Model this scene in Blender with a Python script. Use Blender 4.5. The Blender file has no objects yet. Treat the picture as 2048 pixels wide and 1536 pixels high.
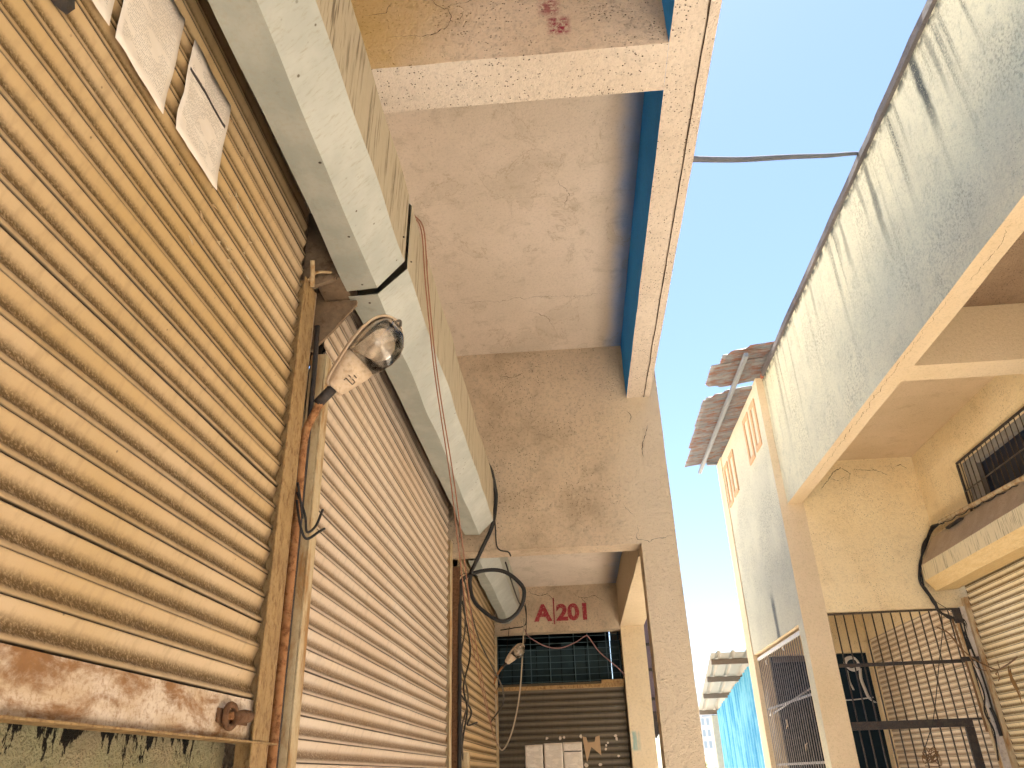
import bpy, bmesh, math, random
from mathutils import Vector, Matrix, noise as mnoise

R = random.Random(7)
E = 1.5                      # eye height; heights below are given above the eye and lifted by E
sc = bpy.context.scene
COL = sc.collection

# ------------------------------------------------------------------ camera
cd = bpy.data.cameras.new('camera')
cam = bpy.data.objects.new('camera', cd)
COL.objects.link(cam)
CY, CP, CR = -0.0646171360, 0.475664970, -0.0331322368
fwd = Vector((math.sin(CY)*math.cos(CP), math.cos(CY)*math.cos(CP), math.sin(CP)))
rgt = Vector((math.cos(CY), -math.sin(CY), 0))
upv = rgt.cross(fwd)
r2 = math.cos(CR)*rgt + math.sin(CR)*upv
u2 = -math.sin(CR)*rgt + math.cos(CR)*upv
cm = Matrix((r2, u2, -fwd)).transposed().to_4x4()
cm.translation = Vector((0, 0, E))
cam.matrix_world = cm
cd.sensor_fit = 'HORIZONTAL'
cd.sensor_width = 36.0
cd.lens = 1524.6/2048*36.0
cd.clip_start = 0.02
cd.clip_end = 5000
sc.camera = cam

# ------------------------------------------------------------------ sky, sun, exposure
SUN_EL, SUN_AZ = 78.0, 1.0           # azimuth measured from +Y towards +X
w = bpy.data.worlds.new('World')
sc.world = w
w.use_nodes = True
wn = w.node_tree
for n in list(wn.nodes): wn.nodes.remove(n)
wo = wn.nodes.new('ShaderNodeOutputWorld')
bg = wn.nodes.new('ShaderNodeBackground')
sky = wn.nodes.new('ShaderNodeTexSky')
sky.sky_type = 'NISHITA'
sky.sun_disc = False
sky.sun_elevation = math.radians(SUN_EL)
sky.sun_rotation = math.radians(SUN_AZ)
sky.altitude = 100
sky.air_density = 1.0
sky.dust_density = 0.4
sky.ozone_density = 1.0
bg.inputs['Strength'].default_value = 0.05
wn.links.new(sky.outputs[0], bg.inputs['Color'])
wn.links.new(bg.outputs[0], wo.inputs['Surface'])
sl = bpy.data.lights.new('sun', 'SUN')
sl.energy = 5.0
sl.angle = math.radians(0.5)
sl.color = (1.0, 0.94, 0.84)
sun = bpy.data.objects.new('sun', sl)
COL.objects.link(sun)
sd = Vector((math.sin(math.radians(SUN_AZ))*math.cos(math.radians(SUN_EL)),
             math.cos(math.radians(SUN_AZ))*math.cos(math.radians(SUN_EL)),
             math.sin(math.radians(SUN_EL))))
sun.rotation_euler = sd.to_track_quat('Z', 'Y').to_euler()
sun.location = sd*60
vs = sc.view_settings
vs.view_transform = 'Standard'
vs.look = 'None'
vs.exposure = 2.68
vs.gamma = 1.0
vs.use_curve_mapping = False
sc.render.engine = 'CYCLES'
cy = sc.cycles
cy.max_bounces = 8
cy.diffuse_bounces = 5
cy.use_adaptive_sampling = True
cy.adaptive_threshold = 0.035
cy.glossy_bounces = 3
cy.transmission_bounces = 6
cy.transparent_max_bounces = 8
cy.caustics_reflective = False
cy.caustics_refractive = False
cy.use_denoising = True

# ------------------------------------------------------------------ material tools
class NB:
    def __init__(s, name):
        s.m = bpy.data.materials.new(name)
        s.m.use_nodes = True
        s.t = s.m.node_tree
        for n in list(s.t.nodes): s.t.nodes.remove(n)
        s.out = s.t.nodes.new('ShaderNodeOutputMaterial')
        s.b = s.t.nodes.new('ShaderNodeBsdfPrincipled')
        s.t.links.new(s.b.outputs[0], s.out.inputs[0])
    def put(s, sock, v):
        if isinstance(v, bpy.types.NodeSocket): s.t.links.new(v, sock)
        elif isinstance(v, (tuple, list)):
            sock.default_value = tuple(v)+(1,) if len(v) == 3 and len(sock.default_value) == 4 else tuple(v)
        else: sock.default_value = v
    def pos(s): return s.t.nodes.new('ShaderNodeNewGeometry').outputs['Position']
    def obj(s): return s.t.nodes.new('ShaderNodeTexCoord').outputs['Object']
    def uv(s): return s.t.nodes.new('ShaderNodeTexCoord').outputs['UV']
    def rnd(s): return s.t.nodes.new('ShaderNodeObjectInfo').outputs['Random']
    def mapp(s, v, scale=(1,1,1), loc=(0,0,0), rot=(0,0,0)):
        n = s.t.nodes.new('ShaderNodeMapping')
        s.put(n.inputs[0], v); n.inputs['Scale'].default_value = scale
        n.inputs['Location'].default_value = loc; n.inputs['Rotation'].default_value = rot
        return n.outputs[0]
    def noise(s, v, scale, detail=3, rough=0.55, dist=0.0):
        n = s.t.nodes.new('ShaderNodeTexNoise')
        s.put(n.inputs['Vector'], v); n.inputs['Scale'].default_value = scale
        n.inputs['Detail'].default_value = detail; n.inputs['Roughness'].default_value = rough
        n.inputs['Distortion'].default_value = dist
        return n.outputs['Fac']
    def voro(s, v, scale, feat='F1', rnd=1.0):
        n = s.t.nodes.new('ShaderNodeTexVoronoi'); n.feature = feat
        s.put(n.inputs['Vector'], v); n.inputs['Scale'].default_value = scale
        n.inputs['Randomness'].default_value = rnd
        return n.outputs['Distance']
    def ramp(s, f, stops, interp='LINEAR'):
        n = s.t.nodes.new('ShaderNodeValToRGB'); s.put(n.inputs[0], f)
        cr = n.color_ramp; cr.interpolation = interp
        while len(cr.elements) < len(stops): cr.elements.new(0.5)
        for e, (p, c) in zip(cr.elements, stops):
            e.position = p; e.color = (c, c, c, 1) if not isinstance(c, (tuple, list)) else tuple(c)+(1,)
        return n.outputs[0]
    def sstep(s, f, a, b):
        n = s.t.nodes.new('ShaderNodeMapRange'); n.interpolation_type = 'SMOOTHSTEP'
        s.put(n.inputs[0], f); n.inputs[1].default_value = a; n.inputs[2].default_value = b
        return n.outputs[0]
    def mix(s, f, a, b, mode='MIX'):
        n = s.t.nodes.new('ShaderNodeMix'); n.data_type = 'RGBA'; n.blend_type = mode
        s.put(n.inputs[0], f); s.put(n.inputs[6], a); s.put(n.inputs[7], b)
        return n.outputs[2]
    def mth(s, op, a, b=0.0, clamp=False):
        n = s.t.nodes.new('ShaderNodeMath'); n.operation = op; n.use_clamp = clamp
        s.put(n.inputs[0], a); s.put(n.inputs[1], b)
        return n.outputs[0]
    def sep(s, v):
        n = s.t.nodes.new('ShaderNodeSeparateXYZ'); s.put(n.inputs[0], v)
        return n.outputs
    def bump(s, h, strength=0.5, dist=0.01, nrm=None):
        n = s.t.nodes.new('ShaderNodeBump'); s.put(n.inputs['Height'], h)
        n.inputs['Strength'].default_value = strength; n.inputs['Distance'].default_value = dist
        if nrm is not None: s.put(n.inputs['Normal'], nrm)
        return n.outputs[0]
    def done(s, col, rough=0.85, metal=0.0, nrm=None, spec=0.3):
        s.put(s.b.inputs['Base Color'], col); s.put(s.b.inputs['Roughness'], rough)
        s.put(s.b.inputs['Metallic'], metal); s.b.inputs['Specular IOR Level'].default_value = spec
        if nrm is not None: s.put(s.b.inputs['Normal'], nrm)
        return s.m

def gauss_y(B, comp, c, wd):
    d = B.mth('ABSOLUTE', B.mth('SUBTRACT', comp, c))
    return B.sstep(d, wd, wd*0.25)

def plaster(name, c1, c2, pit=0.5, rough=0.5, dirt=(0.10, 0.075, 0.05), dirt_amt=0.35, extra=None, cast=1.0, grime_scale=1.1):
    """cement plaster under old colour wash: blotches, fine pits, rough-cast relief"""
    B = NB(name)
    p = B.pos()
    big = B.noise(p, grime_scale, 4, 0.6)
    mid = B.noise(p, 6.0, 5, 0.62, 0.4)
    fine = B.noise(p, 55.0, 3, 0.6)
    col = B.mix(B.sstep(big, 0.33, 0.68), c1, c2)
    d = B.mth('MULTIPLY', B.sstep(mid, 0.52, 0.78), dirt_amt)
    col = B.mix(d, col, dirt)
    cast_n = B.noise(p, 30.0, 5, 0.66)
    fv = B.mth('ADD', B.mth('ADD', B.mth('MULTIPLY', fine, 0.55), B.mth('MULTIPLY', cast_n, 0.9*min(1.2, rough))), 0.72-0.45*min(1.2, rough))
    col = B.mix(1.0, col, B.ramp(fv, [(0, 0.0), (1, 1.0)]), 'MULTIPLY')
    # pits and flecks
    v = B.voro(B.mapp(p, loc=(3.1, 1.7, 0.4)), 58.0)
    m = B.sstep(B.noise(p, 3.0, 2), 0.38, 0.62)
    thr = B.mth('MULTIPLY', B.mth('MULTIPLY', B.sstep(v, 0.30, 0.12), B.sstep(B.noise(p, 41.0, 2), 0.42, 0.62)), B.mth('ADD', B.mth('MULTIPLY', m, 0.9), 0.25))
    pits = B.mth('MULTIPLY', thr, pit*1.6, True)
    col = B.mix(pits, col, (0.045, 0.03, 0.018))
    h = B.mth('ADD', cast_n, B.mth('MULTIPLY', B.noise(p, 120.0, 2), 0.35))
    h = B.mth('SUBTRACT', h, B.mth('MULTIPLY', pits, 0.8))
    if extra: col, h = extra(B, p, col, h)
    nrm = B.bump(h, min(1.0, 0.75*rough), 0.022*cast)
    return B.done(col, 0.9, 0, nrm, 0.15)

def metal_sheet(name, c1, c2, rust=(0.20, 0.085, 0.03), rust_amt=0.3, rough=0.55, metal=0.35, streak=(1,1,1), scale=5.0, dust=0.3, dustc=(0.30, 0.21, 0.12), bumpy=0.2, space='pos'):
    B = NB(name)
    p = B.pos() if space == 'pos' else B.obj()
    ps = B.mapp(p, scale=streak)
    col = B.mix(B.sstep(B.noise(ps, scale, 4, 0.6), 0.35, 0.68), c1, c2)
    rn = B.noise(ps, scale*1.9, 6, 0.68, 0.3)
    rm = B.mth('MULTIPLY', B.sstep(rn, 0.62-rust_amt*0.35, 0.78-rust_amt*0.25), min(1, rust_amt*1.6))
    col = B.mix(rm, col, B.mix(B.noise(p, 30, 3), rust, tuple(c*0.45 for c in rust)))
    dn = B.mth('MULTIPLY', B.sstep(B.noise(p, 70.0, 3, 0.7), 0.45, 0.7), dust)
    col = B.mix(dn, col, dustc)
    h = B.mth('ADD', B.noise(p, 9.0, 2), B.mth('MULTIPLY', B.noise(p, 80.0, 2), 0.25))
    nrm = B.bump(h, bumpy, 0.01)
    rr = B.mth('ADD', B.mth('MULTIPLY', rm, 0.3), rough, True)
    return B.done(col, rr, B.mth('MULTIPLY', B.mth('SUBTRACT', 1.0, rm), metal), nrm, 0.3)

def plain(name, c, rough=0.7, metal=0.0, var=0.25, scale=20):
    B = NB(name)
    p = B.pos()
    n = B.noise(p, scale, 3)
    col = B.mix(B.mth('MULTIPLY', n, var*2), c, tuple(x*0.45 for x in c))
    return B.done(col, rough, metal, B.bump(n, 0.15, 0.004), 0.3)

M = {}
# left arcade -------------------------------------------------------
def blue_shade_fade(B, p, col, h):
    # blue-tinted shade beside the beam, put into the slab's colour with a soft edge
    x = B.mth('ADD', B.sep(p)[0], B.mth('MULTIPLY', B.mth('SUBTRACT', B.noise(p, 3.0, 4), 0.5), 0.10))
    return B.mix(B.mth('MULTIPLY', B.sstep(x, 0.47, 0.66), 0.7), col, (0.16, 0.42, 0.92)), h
def stained_and_shaded(B, p, col, h):
    col, h = blue_shade_fade(B, p, col, h)
    s = B.sep(p)
    n = B.noise(B.mapp(p, scale=(1, 0.6, 1)), 3.2, 5, 0.66, 0.5)
    col = B.mix(B.mth('MULTIPLY', B.sstep(n, 0.48, 0.72), 0.28), col, (0.36, 0.31, 0.23))
    w_ = B.sstep(B.mth('ABSOLUTE', B.mth('SUBTRACT', n, 0.58)), 0.012, 0.003)       # old tide marks
    col = B.mix(B.mth('MULTIPLY', w_, 0.3), col, (0.30, 0.22, 0.14))
    y_ = B.mth('FRACT', B.mth('MULTIPLY', s[1], 0.82))                                # board joints of the formwork
    j_ = B.mth('MULTIPLY', B.sstep(B.mth('ABSOLUTE', B.mth('SUBTRACT', y_, 0.5)), 0.006, 0.001), B.sstep(B.noise(p, 6.0, 3), 0.40, 0.6))
    col = B.mix(B.mth('MULTIPLY', j_, 0.15), col, (0.28, 0.21, 0.15))
    return col, B.mth('ADD', h, B.mth('MULTIPLY', j_, 0.5))
M['ceil_L'] = plaster('ceiling_wash_pinkish', (0.66, 0.56, 0.47), (0.58, 0.49, 0.40), pit=0.2, rough=0.3, dirt=(0.30, 0.24, 0.16), dirt_amt=0.45, extra=stained_and_shaded)
M['soffit_L'] = plaster('beam_soffit_wash', (0.72, 0.63, 0.54), (0.66, 0.565, 0.47), pit=1.0, rough=0.8, dirt_amt=0.14)
def smear(B, p, col, h):
    s = B.sep(p)
    dx = B.mth('ABSOLUTE', B.mth('SUBTRACT', s[0], 0.125)); dz = B.mth('ABSOLUTE', B.mth('SUBTRACT', s[2], 3.325+E))
    a = B.mth('MULTIPLY', B.sstep(dx, 0.07, 0.03), B.sstep(dz, 0.085, 0.04))
    dx2 = B.mth('ABSOLUTE', B.mth('SUBTRACT', s[0], 0.085)); dz2 = B.mth('ABSOLUTE', B.mth('SUBTRACT', s[2], 3.47+E))
    b = B.mth('MULTIPLY', B.sstep(dx2, 0.075, 0.02), B.sstep(dz2, 0.11, 0.02))
    n = B.sstep(B.noise(p, 30.0, 6, 0.75, 0.4), 0.36, 0.58)
    k = B.mth('MULTIPLY', B.mth('MAXIMUM', a, B.mth('MULTIPLY', b, 0.8)), n, True)
    # ochre damp patch on the inner end
    o = B.mth('MULTIPLY', B.sstep(B.mth('ADD', s[0], B.mth('MULTIPLY', B.noise(p, 4.0, 3), 0.5)), 0.10, -0.75), 0.75)
    col = B.mix(o, col, (0.60, 0.40, 0.12))
    return B.mix(k, col, (0.27, 0.022, 0.055)), h
M['beamface_L'] = plaster('rough_cast_ochre', (0.76, 0.62, 0.50), (0.68, 0.54, 0.42), pit=0.7, rough=1.5, dirt_amt=0.35, extra=smear)
def blotch_fade(B, p, col, h):
    s = B.sep(p)
    n = B.noise(p, 2.2, 4, 0.6)
    paler = B.sstep(B.mth('ADD', s[0], B.mth('MULTIPLY', B.mth('SUBTRACT', n, 0.5), 0.5)), 0.30, 0.72)  # paler and less blotched towards the outer edge
    col = B.mix(B.mth('MULTIPLY', B.mth('MULTIPLY', B.sstep(n, 0.45, 0.75), B.mth('SUBTRACT', 1.0, paler)), 0.38), col, (0.22, 0.145, 0.085))
    return B.mix(B.mth('MULTIPLY', paler, 0.75), col, (0.80, 0.68, 0.52)), h
M['wall_L'] = plaster('rough_cast_tan', (0.74, 0.59, 0.435), (0.66, 0.515, 0.365), pit=0.6, rough=1.7, dirt_amt=0.30, extra=blotch_fade, cast=1.3)
M['column_L'] = plaster('column_wash', (0.66, 0.55, 0.445), (0.60, 0.49, 0.385), pit=0.4, rough=1.1, dirt_amt=0.16)
M['blue_shade'] = plaster('blue_shade', (0.035, 0.33, 0.95), (0.03, 0.28, 0.90), pit=0.1, rough=0.3, dirt=(0.04, 0.15, 0.5), dirt_amt=0.25)  # blue-tinted shade on the beam's inner side, painted as its colour
def drips(B, p, col, h):
    s = B.sep(p)
    n = B.noise(B.mapp(p, scale=(0, 17.0, 6.0)), 1.0, 5, 0.72)
    d = B.mth('SUBTRACT', 0.118+E, s[2])                       # depth below the rail
    lim = B.mth('MULTIPLY', B.sstep(n, 0.47, 0.80), 0.20)
    k = B.sstep(B.mth('SUBTRACT', lim, d), -0.004, 0.012)
    mottle = B.sstep(B.noise(p, 5.0, 3), 0.4, 0.7)
    col = B.mix(B.mth('MULTIPLY', mottle, 0.5), col, (0.34, 0.25, 0.17))  # random brownish mottle over the green-grey
    return B.mix(k, col, (0.012, 0.010, 0.008)), h
M['sill_L'] = plaster('green_grey_sill', (0.26, 0.26, 0.15), (0.33, 0.29, 0.19), pit=0.3, rough=1.1, dirt=(0.06, 0.05, 0.035), dirt_amt=0.3, extra=drips)
# right building ----------------------------------------------------
def rain(B, p, col, h):
    s = B.sep(p)
    top = 5.0+E
    ps = B.mapp(p, scale=(0, 7.0, 0.22))
    n = B.noise(ps, 1.0, 5, 0.62, 0.2)
    fall = B.sstep(s[2], top-1.5, top)
    grain = B.noise(p, 60.0, 3, 0.7)
    k = B.mth('MULTIPLY', B.mth('MULTIPLY', B.sstep(n, 0.50, 0.72), B.mth('ADD', B.mth('MULTIPLY', fall, 0.9), 0.12)), B.sstep(grain, 0.28, 0.62))
    wob = B.mth('ADD', s[1], B.mth('MULTIPLY', B.noise(B.mapp(p, scale=(0, 5, 3)), 1.0, 3), 0.10))
    for c, wd, depth, a in ((4.52, 0.085, 1.05, 1.0), (4.26, 0.05, 0.9, 0.55), (5.67, 0.07, 1.25, 0.75), (5.9, 0.05, 0.7, 0.5), (6.45, 0.06, 0.9, 0.55), (6.62, 0.05, 0.6, 0.4), (5.05, 0.06, 0.8, 0.3), (7.6, 0.05, 0.7, 0.4)):
        g = B.mth('MULTIPLY', gauss_y(B, wob, c, wd), B.mth('MULTIPLY', B.sstep(s[2], top-depth, top-depth*0.35), a))
        k = B.mth('MAXIMUM', k, B.mth('MULTIPLY', g, B.sstep(grain, 0.18, 0.5)))
    edge = B.mth('MULTIPLY', B.sstep(s[2], top-0.12, top-0.01), B.sstep(B.noise(p, 9.0, 4), 0.35, 0.6))
    k = B.mth('MAXIMUM', k, edge)
    sp = B.mth('MULTIPLY', B.mth('MULTIPLY', B.sstep(B.noise(p, 38.0, 5, 0.75), 0.47, 0.62), B.sstep(B.noise(p, 1.3, 4), 0.38, 0.68)), 0.6)
    col = B.mix(sp, col, (0.24, 0.225, 0.175))
    return B.mix(B.mth('MULTIPLY', k, 0.93), col, (0.035, 0.045, 0.048)), h
M['fascia_R'] = plaster('weathered_fascia', (0.67, 0.62, 0.435), (0.58, 0.545, 0.395), pit=0.3, rough=0.7, dirt=(0.31, 0.32, 0.25), dirt_amt=0.5, extra=rain)
def mould(B, p, col, h):
    s = B.sep(p)
    grain = B.noise(p, 50.0, 4, 0.72)
    z = B.sstep(B.mth('ABSOLUTE', B.mth('SUBTRACT', s[2], 3.1+E)), 1.7, 0.4)
    k = B.mth('MULTIPLY', B.mth('MULTIPLY', B.sstep(grain, 0.47, 0.66), B.sstep(B.noise(p, 2.0, 3), 0.36, 0.62)), z)
    col = B.mix(B.mth('MULTIPLY', k, 0.75), col, (0.15, 0.15, 0.12))
    # drip below a broken outlet
    yy = B.mth('ADD', s[1], B.mth('MULTIPLY', B.noise(p, 5.0, 3), 0.10))
    g = B.mth('MULTIPLY', gauss_y(B, yy, 11.45, 0.13), B.mth('MULTIPLY', B.sstep(s[2], 2.30+E, 2.05+E), B.sstep(grain, 0.2, 0.45)))
    return B.mix(g, col, (0.16, 0.165, 0.15)), h
M['decor_R'] = plaster('pale_weathered_wash', (0.62, 0.585, 0.435), (0.56, 0.53, 0.405), pit=0.3, rough=0.8, dirt=(0.45, 0.43, 0.33), dirt_amt=0.4, extra=mould)
M['cream_R'] = plaster('cream_wash', (0.82, 0.69, 0.45), (0.77, 0.62, 0.375), pit=0.7, rough=0.6, dirt=(0.36, 0.24, 0.11), dirt_amt=0.25)
M['pil_R'] = plaster('cream_wash_pale', (0.68, 0.55, 0.38), (0.64, 0.51, 0.335), pit=0.2, rough=0.45, dirt=(0.5, 0.36, 0.2), dirt_amt=0.2)
def teal_patch(B, p, col, h):
    s = B.sep(p)
    k = B.mth('MULTIPLY', B.sstep(s[0], 0.78, 0.68), B.sstep(B.mth('ABSOLUTE', B.mth('SUBTRACT', s[2], 0.345+E)), 0.125, 0.085))
    k = B.mth('MULTIPLY', k, B.sstep(B.noise(B.mapp(p, scale=(40, 1, 4)), 1.0, 3), 0.30, 0.6))
    return B.mix(B.mth('MULTIPLY', k, 0.75), col, (0.20, 0.42, 0.42)), h
M['col2'] = plaster('cream_wash_teal_patch', (0.76, 0.64, 0.46), (0.72, 0.59, 0.40), pit=0.2, rough=0.45, dirt=(0.5, 0.36, 0.2), dirt_amt=0.2, extra=teal_patch)
M['ceil_R'] = plaster('ceiling_tan', (0.62, 0.48, 0.32), (0.55, 0.42, 0.265), pit=0.3, rough=0.3, dirt=(0.28, 0.19, 0.11), dirt_amt=0.3)
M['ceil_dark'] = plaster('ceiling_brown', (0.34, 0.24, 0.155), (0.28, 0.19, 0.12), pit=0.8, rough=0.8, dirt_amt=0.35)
M['decor_frame'] = plaster('terracotta_trim', (0.60, 0.37, 0.22), (0.53, 0.32, 0.185), pit=0.2, rough=0.5, dirt_amt=0.2)
M['coping'] = plaster('coping_black_mould', (0.10, 0.095, 0.10), (0.17, 0.155, 0.15), pit=0.2, rough=1.3, dirt=(0.25, 0.17, 0.13), dirt_amt=0.5)
M['brick_red'] = plain('broken_brick', (0.42, 0.15, 0.09), 0.9)
M['crack'] = plain('crack_shadow', (0.05, 0.032, 0.018), 0.95)
# metal -------------------------------------------------------------
def slat_mat(name, base, base2, dustc, dark, dust=0.8, metal=0.08, rough=0.5, ochre=0.0):
    B = NB(name)
    o = B.obj(); p = B.pos(); s = B.sep(o)
    rn = B.rnd()
    # scattered tone per slat and along the slat
    t = B.noise(B.mapp(p, scale=(1.0, 1.0, 1.0)), 1.2, 3)
    col = B.mix(B.mth('ADD', B.mth('MULTIPLY', rn, 0.45), B.mth('MULTIPLY', B.sstep(t, 0.35, 0.7), 0.55)), base, base2)
    o2 = B.sstep(B.noise(B.mapp(p, loc=(4, 9, 2)), 0.7, 3), 0.42, 0.66)
    col = B.mix(B.mth('MULTIPLY', o2, ochre), col, (0.44, 0.29, 0.105))
    # vertical wipe marks
    vs_ = B.noise(B.mapp(p, scale=(30, 30, 2.5)), 1.0, 3, 0.6)
    col = B.mix(B.mth('MULTIPLY', B.sstep(vs_, 0.48, 0.72), 0.34), col, tuple(c*0.6 for c in base))
    # dust lying in the hollow above the bead (local z 0.020 .. 0.042 of 0.076)
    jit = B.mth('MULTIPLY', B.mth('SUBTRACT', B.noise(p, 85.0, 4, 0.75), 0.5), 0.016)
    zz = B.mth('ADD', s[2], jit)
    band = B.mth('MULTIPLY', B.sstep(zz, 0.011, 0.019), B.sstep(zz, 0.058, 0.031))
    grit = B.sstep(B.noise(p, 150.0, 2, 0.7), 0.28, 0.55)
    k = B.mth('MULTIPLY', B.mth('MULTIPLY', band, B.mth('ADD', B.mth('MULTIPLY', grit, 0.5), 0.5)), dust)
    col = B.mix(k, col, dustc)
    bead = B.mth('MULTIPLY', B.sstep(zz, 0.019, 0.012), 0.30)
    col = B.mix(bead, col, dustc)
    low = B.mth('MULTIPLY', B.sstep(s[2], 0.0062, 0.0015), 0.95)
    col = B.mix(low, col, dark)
    sp = B.mth('MULTIPLY', B.sstep(B.voro(p, 24.0), 0.10, 0.05), B.sstep(B.noise(p, 7.0, 2), 0.5, 0.62))
    col = B.mix(B.mth('MULTIPLY', sp, 0.6), col, dark)
    h = B.mth('ADD', B.mth('ADD', B.noise(p, 30.0, 3), B.mth('MULTIPLY', B.noise(p, 140.0, 2), 0.3)), B.mth('MULTIPLY', B.noise(p, 7.0, 2), 2.0))
    rr = B.mth('ADD', B.mth('MULTIPLY', k, 0.35), rough, True)
    return B.done(col, rr, B.mth('MULTIPLY', B.mth('SUBTRACT', 1.0, k), metal), B.bump(h, 0.22, 0.006), 0.3)
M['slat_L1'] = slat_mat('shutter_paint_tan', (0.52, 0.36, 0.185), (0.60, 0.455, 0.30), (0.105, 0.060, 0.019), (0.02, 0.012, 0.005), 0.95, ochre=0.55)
M['slat_L2'] = slat_mat('shutter_paint_pale', (0.61, 0.475, 0.35), (0.68, 0.565, 0.455), (0.17, 0.10, 0.048), (0.02, 0.012, 0.005), 0.9)
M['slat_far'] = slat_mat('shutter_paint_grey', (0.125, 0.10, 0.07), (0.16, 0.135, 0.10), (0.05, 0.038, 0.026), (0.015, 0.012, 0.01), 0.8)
M['slat_R'] = slat_mat('shutter_paint_yellowish', (0.82, 0.67, 0.40), (0.85, 0.74, 0.52), (0.20, 0.12, 0.035), (0.04, 0.022, 0.008), 0.95)
M['slat_R2'] = slat_mat('shutter_paint_beige', (0.72, 0.59, 0.42), (0.80, 0.69, 0.53), (0.27, 0.18, 0.10), (0.04, 0.025, 0.012))
M['rail_rust'] = metal_sheet('rusty_bottom_rail', (0.56, 0.42, 0.28), (0.72, 0.62, 0.52), rust=(0.36, 0.175, 0.065), rust_amt=0.6, streak=(1, 0.8, 2.0), scale=4.0, rough=0.6, metal=0.1, dust=0.55, dustc=(0.30, 0.15, 0.06), bumpy=0.7)
M['guide'] = metal_sheet('guide_rail_rusty', (0.40, 0.265, 0.12), (0.30, 0.19, 0.085), rust=(0.17, 0.07, 0.024), rust_amt=0.42, streak=(1, 1, 0.6), scale=22, rough=0.6, metal=0.1, dust=0.55, dustc=(0.24, 0.14, 0.06), bumpy=0.5)
M['guide_pale'] = metal_sheet('guide_rail_pale', (0.56, 0.46, 0.30), (0.50, 0.38, 0.22), rust=(0.42, 0.19, 0.045), rust_amt=0.5, streak=(1, 1, 0.25), scale=9, rough=0.6, metal=0.1, dust=0.3, bumpy=0.3)
M['hood'] = metal_sheet('galvanised_hood', (0.37, 0.395, 0.36), (0.46, 0.475, 0.43), rust=(0.20, 0.17, 0.10), rust_amt=0.16, streak=(1, 0.8, 1), scale=7, rough=0.5, metal=0.3, dust=0.22, dustc=(0.38, 0.31, 0.19), bumpy=0.12)
def streaked(name, c, d):
    B = NB(name); p = B.pos()
    n = B.noise(B.mapp(p, scale=(2.5, 55, 3.5)), 1.0, 4, 0.65)
    n2 = B.noise(B.mapp(p, scale=(1, 14, 2)), 1.0, 3, 0.6)
    k = B.mth('MULTIPLY', B.sstep(n, 0.50, 0.66), B.sstep(n2, 0.34, 0.6))
    col = B.mix(B.mth('MULTIPLY', k, 0.9), c, d)
    col = B.mix(B.mth('MULTIPLY', B.noise(p, 30, 3), 0.35), col, tuple(x*0.6 for x in c))
    return B.done(col, 0.6, 0.15, B.bump(B.noise(p, 25, 3), 0.1, 0.006), 0.3)
M['hood_streak'] = streaked('hood_face_streaked', (0.52, 0.445, 0.32), (0.11, 0.07, 0.03))
B = NB('hood_slope_scratched'); p = B.pos()
a_ = B.noise(B.mapp(p, scale=(22, 85, 22), rot=(0, 0, 0.5)), 1.0, 5, 0.7)
b_ = B.noise(p, 4.0, 4, 0.6)
c_ = B.mix(B.sstep(b_, 0.35, 0.68), (0.43, 0.45, 0.42), (0.52, 0.535, 0.50))
c_ = B.mix(B.mth('MULTIPLY', B.sstep(a_, 0.5, 0.72), 0.5), c_, (0.33, 0.29, 0.21))
d_ = B.mth('MULTIPLY', B.sstep(B.voro(p, 20.0), 0.14, 0.06), B.sstep(B.noise(p, 3.0, 2), 0.52, 0.62))
c_ = B.mix(d_, c_, (0.10, 0.075, 0.045))
M['hood_mid'] = B.done(c_, 0.5, 0.2, B.bump(B.mth('ADD', B.noise(p, 12, 3), B.mth('MULTIPLY', a_, 0.3)), 0.15, 0.008), 0.3)
M['hood_R'] = streaked('hood_face_right', (0.76, 0.64, 0.40), (0.13, 0.085, 0.04))
M['hood_R2'] = metal_sheet('hood_right_under', (0.74, 0.55, 0.27), (0.68, 0.48, 0.22), rust=(0.3, 0.17, 0.06), rust_amt=0.15, streak=(6, 1, 6), scale=6, rough=0.6, metal=0.1, dust=0.3)
M['hood_R3'] = metal_sheet('hood_right_top', (0.50, 0.39, 0.27), (0.43, 0.33, 0.22), rust_amt=0.15, rough=0.8, metal=0.0, dust=0.5)
M['dark_iron'] = metal_sheet('dark_iron_paint', (0.035, 0.032, 0.035), (0.055, 0.048, 0.045), rust=(0.11, 0.05, 0.025), rust_amt=0.3, rough=0.55, metal=0.2, dust=0.25, dustc=(0.16, 0.11, 0.07), scale=12)
M['bar_iron'] = metal_sheet('bar_iron', (0.06, 0.05, 0.045), (0.10, 0.085, 0.07), rust=(0.13, 0.06, 0.03), rust_amt=0.3, rough=0.45, metal=0.4, dust=0.2, scale=16)
M['bar_grey'] = metal_sheet('bar_grey_paint', (0.36, 0.34, 0.32), (0.26, 0.24, 0.225), rust=(0.12, 0.07, 0.04), rust_amt=0.25, rough=0.5, metal=0.2, dust=0.2, scale=16)
M['white_rail'] = plain('white_enamel', (0.66, 0.64, 0.62), 0.5)
M['tin'] = metal_sheet('old_tin_sheet', (0.13, 0.15, 0.17), (0.21, 0.22, 0.225), rust=(0.25, 0.105, 0.065), rust_amt=0.55, streak=(0.8, 3.0, 1), scale=2.6, rough=0.6, metal=0.15, dust=0.2)
M['purlin'] = plain('grey_purlin', (0.20, 0.215, 0.23), 0.6, 0.1)
M['shed_roof'] = plain('white_roof_sheet', (0.30, 0.275, 0.23), 0.6, 0, 0.08, 3)
M['shed_purlin'] = plain('brown_purlin', (0.22, 0.17, 0.135), 0.7)
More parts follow.
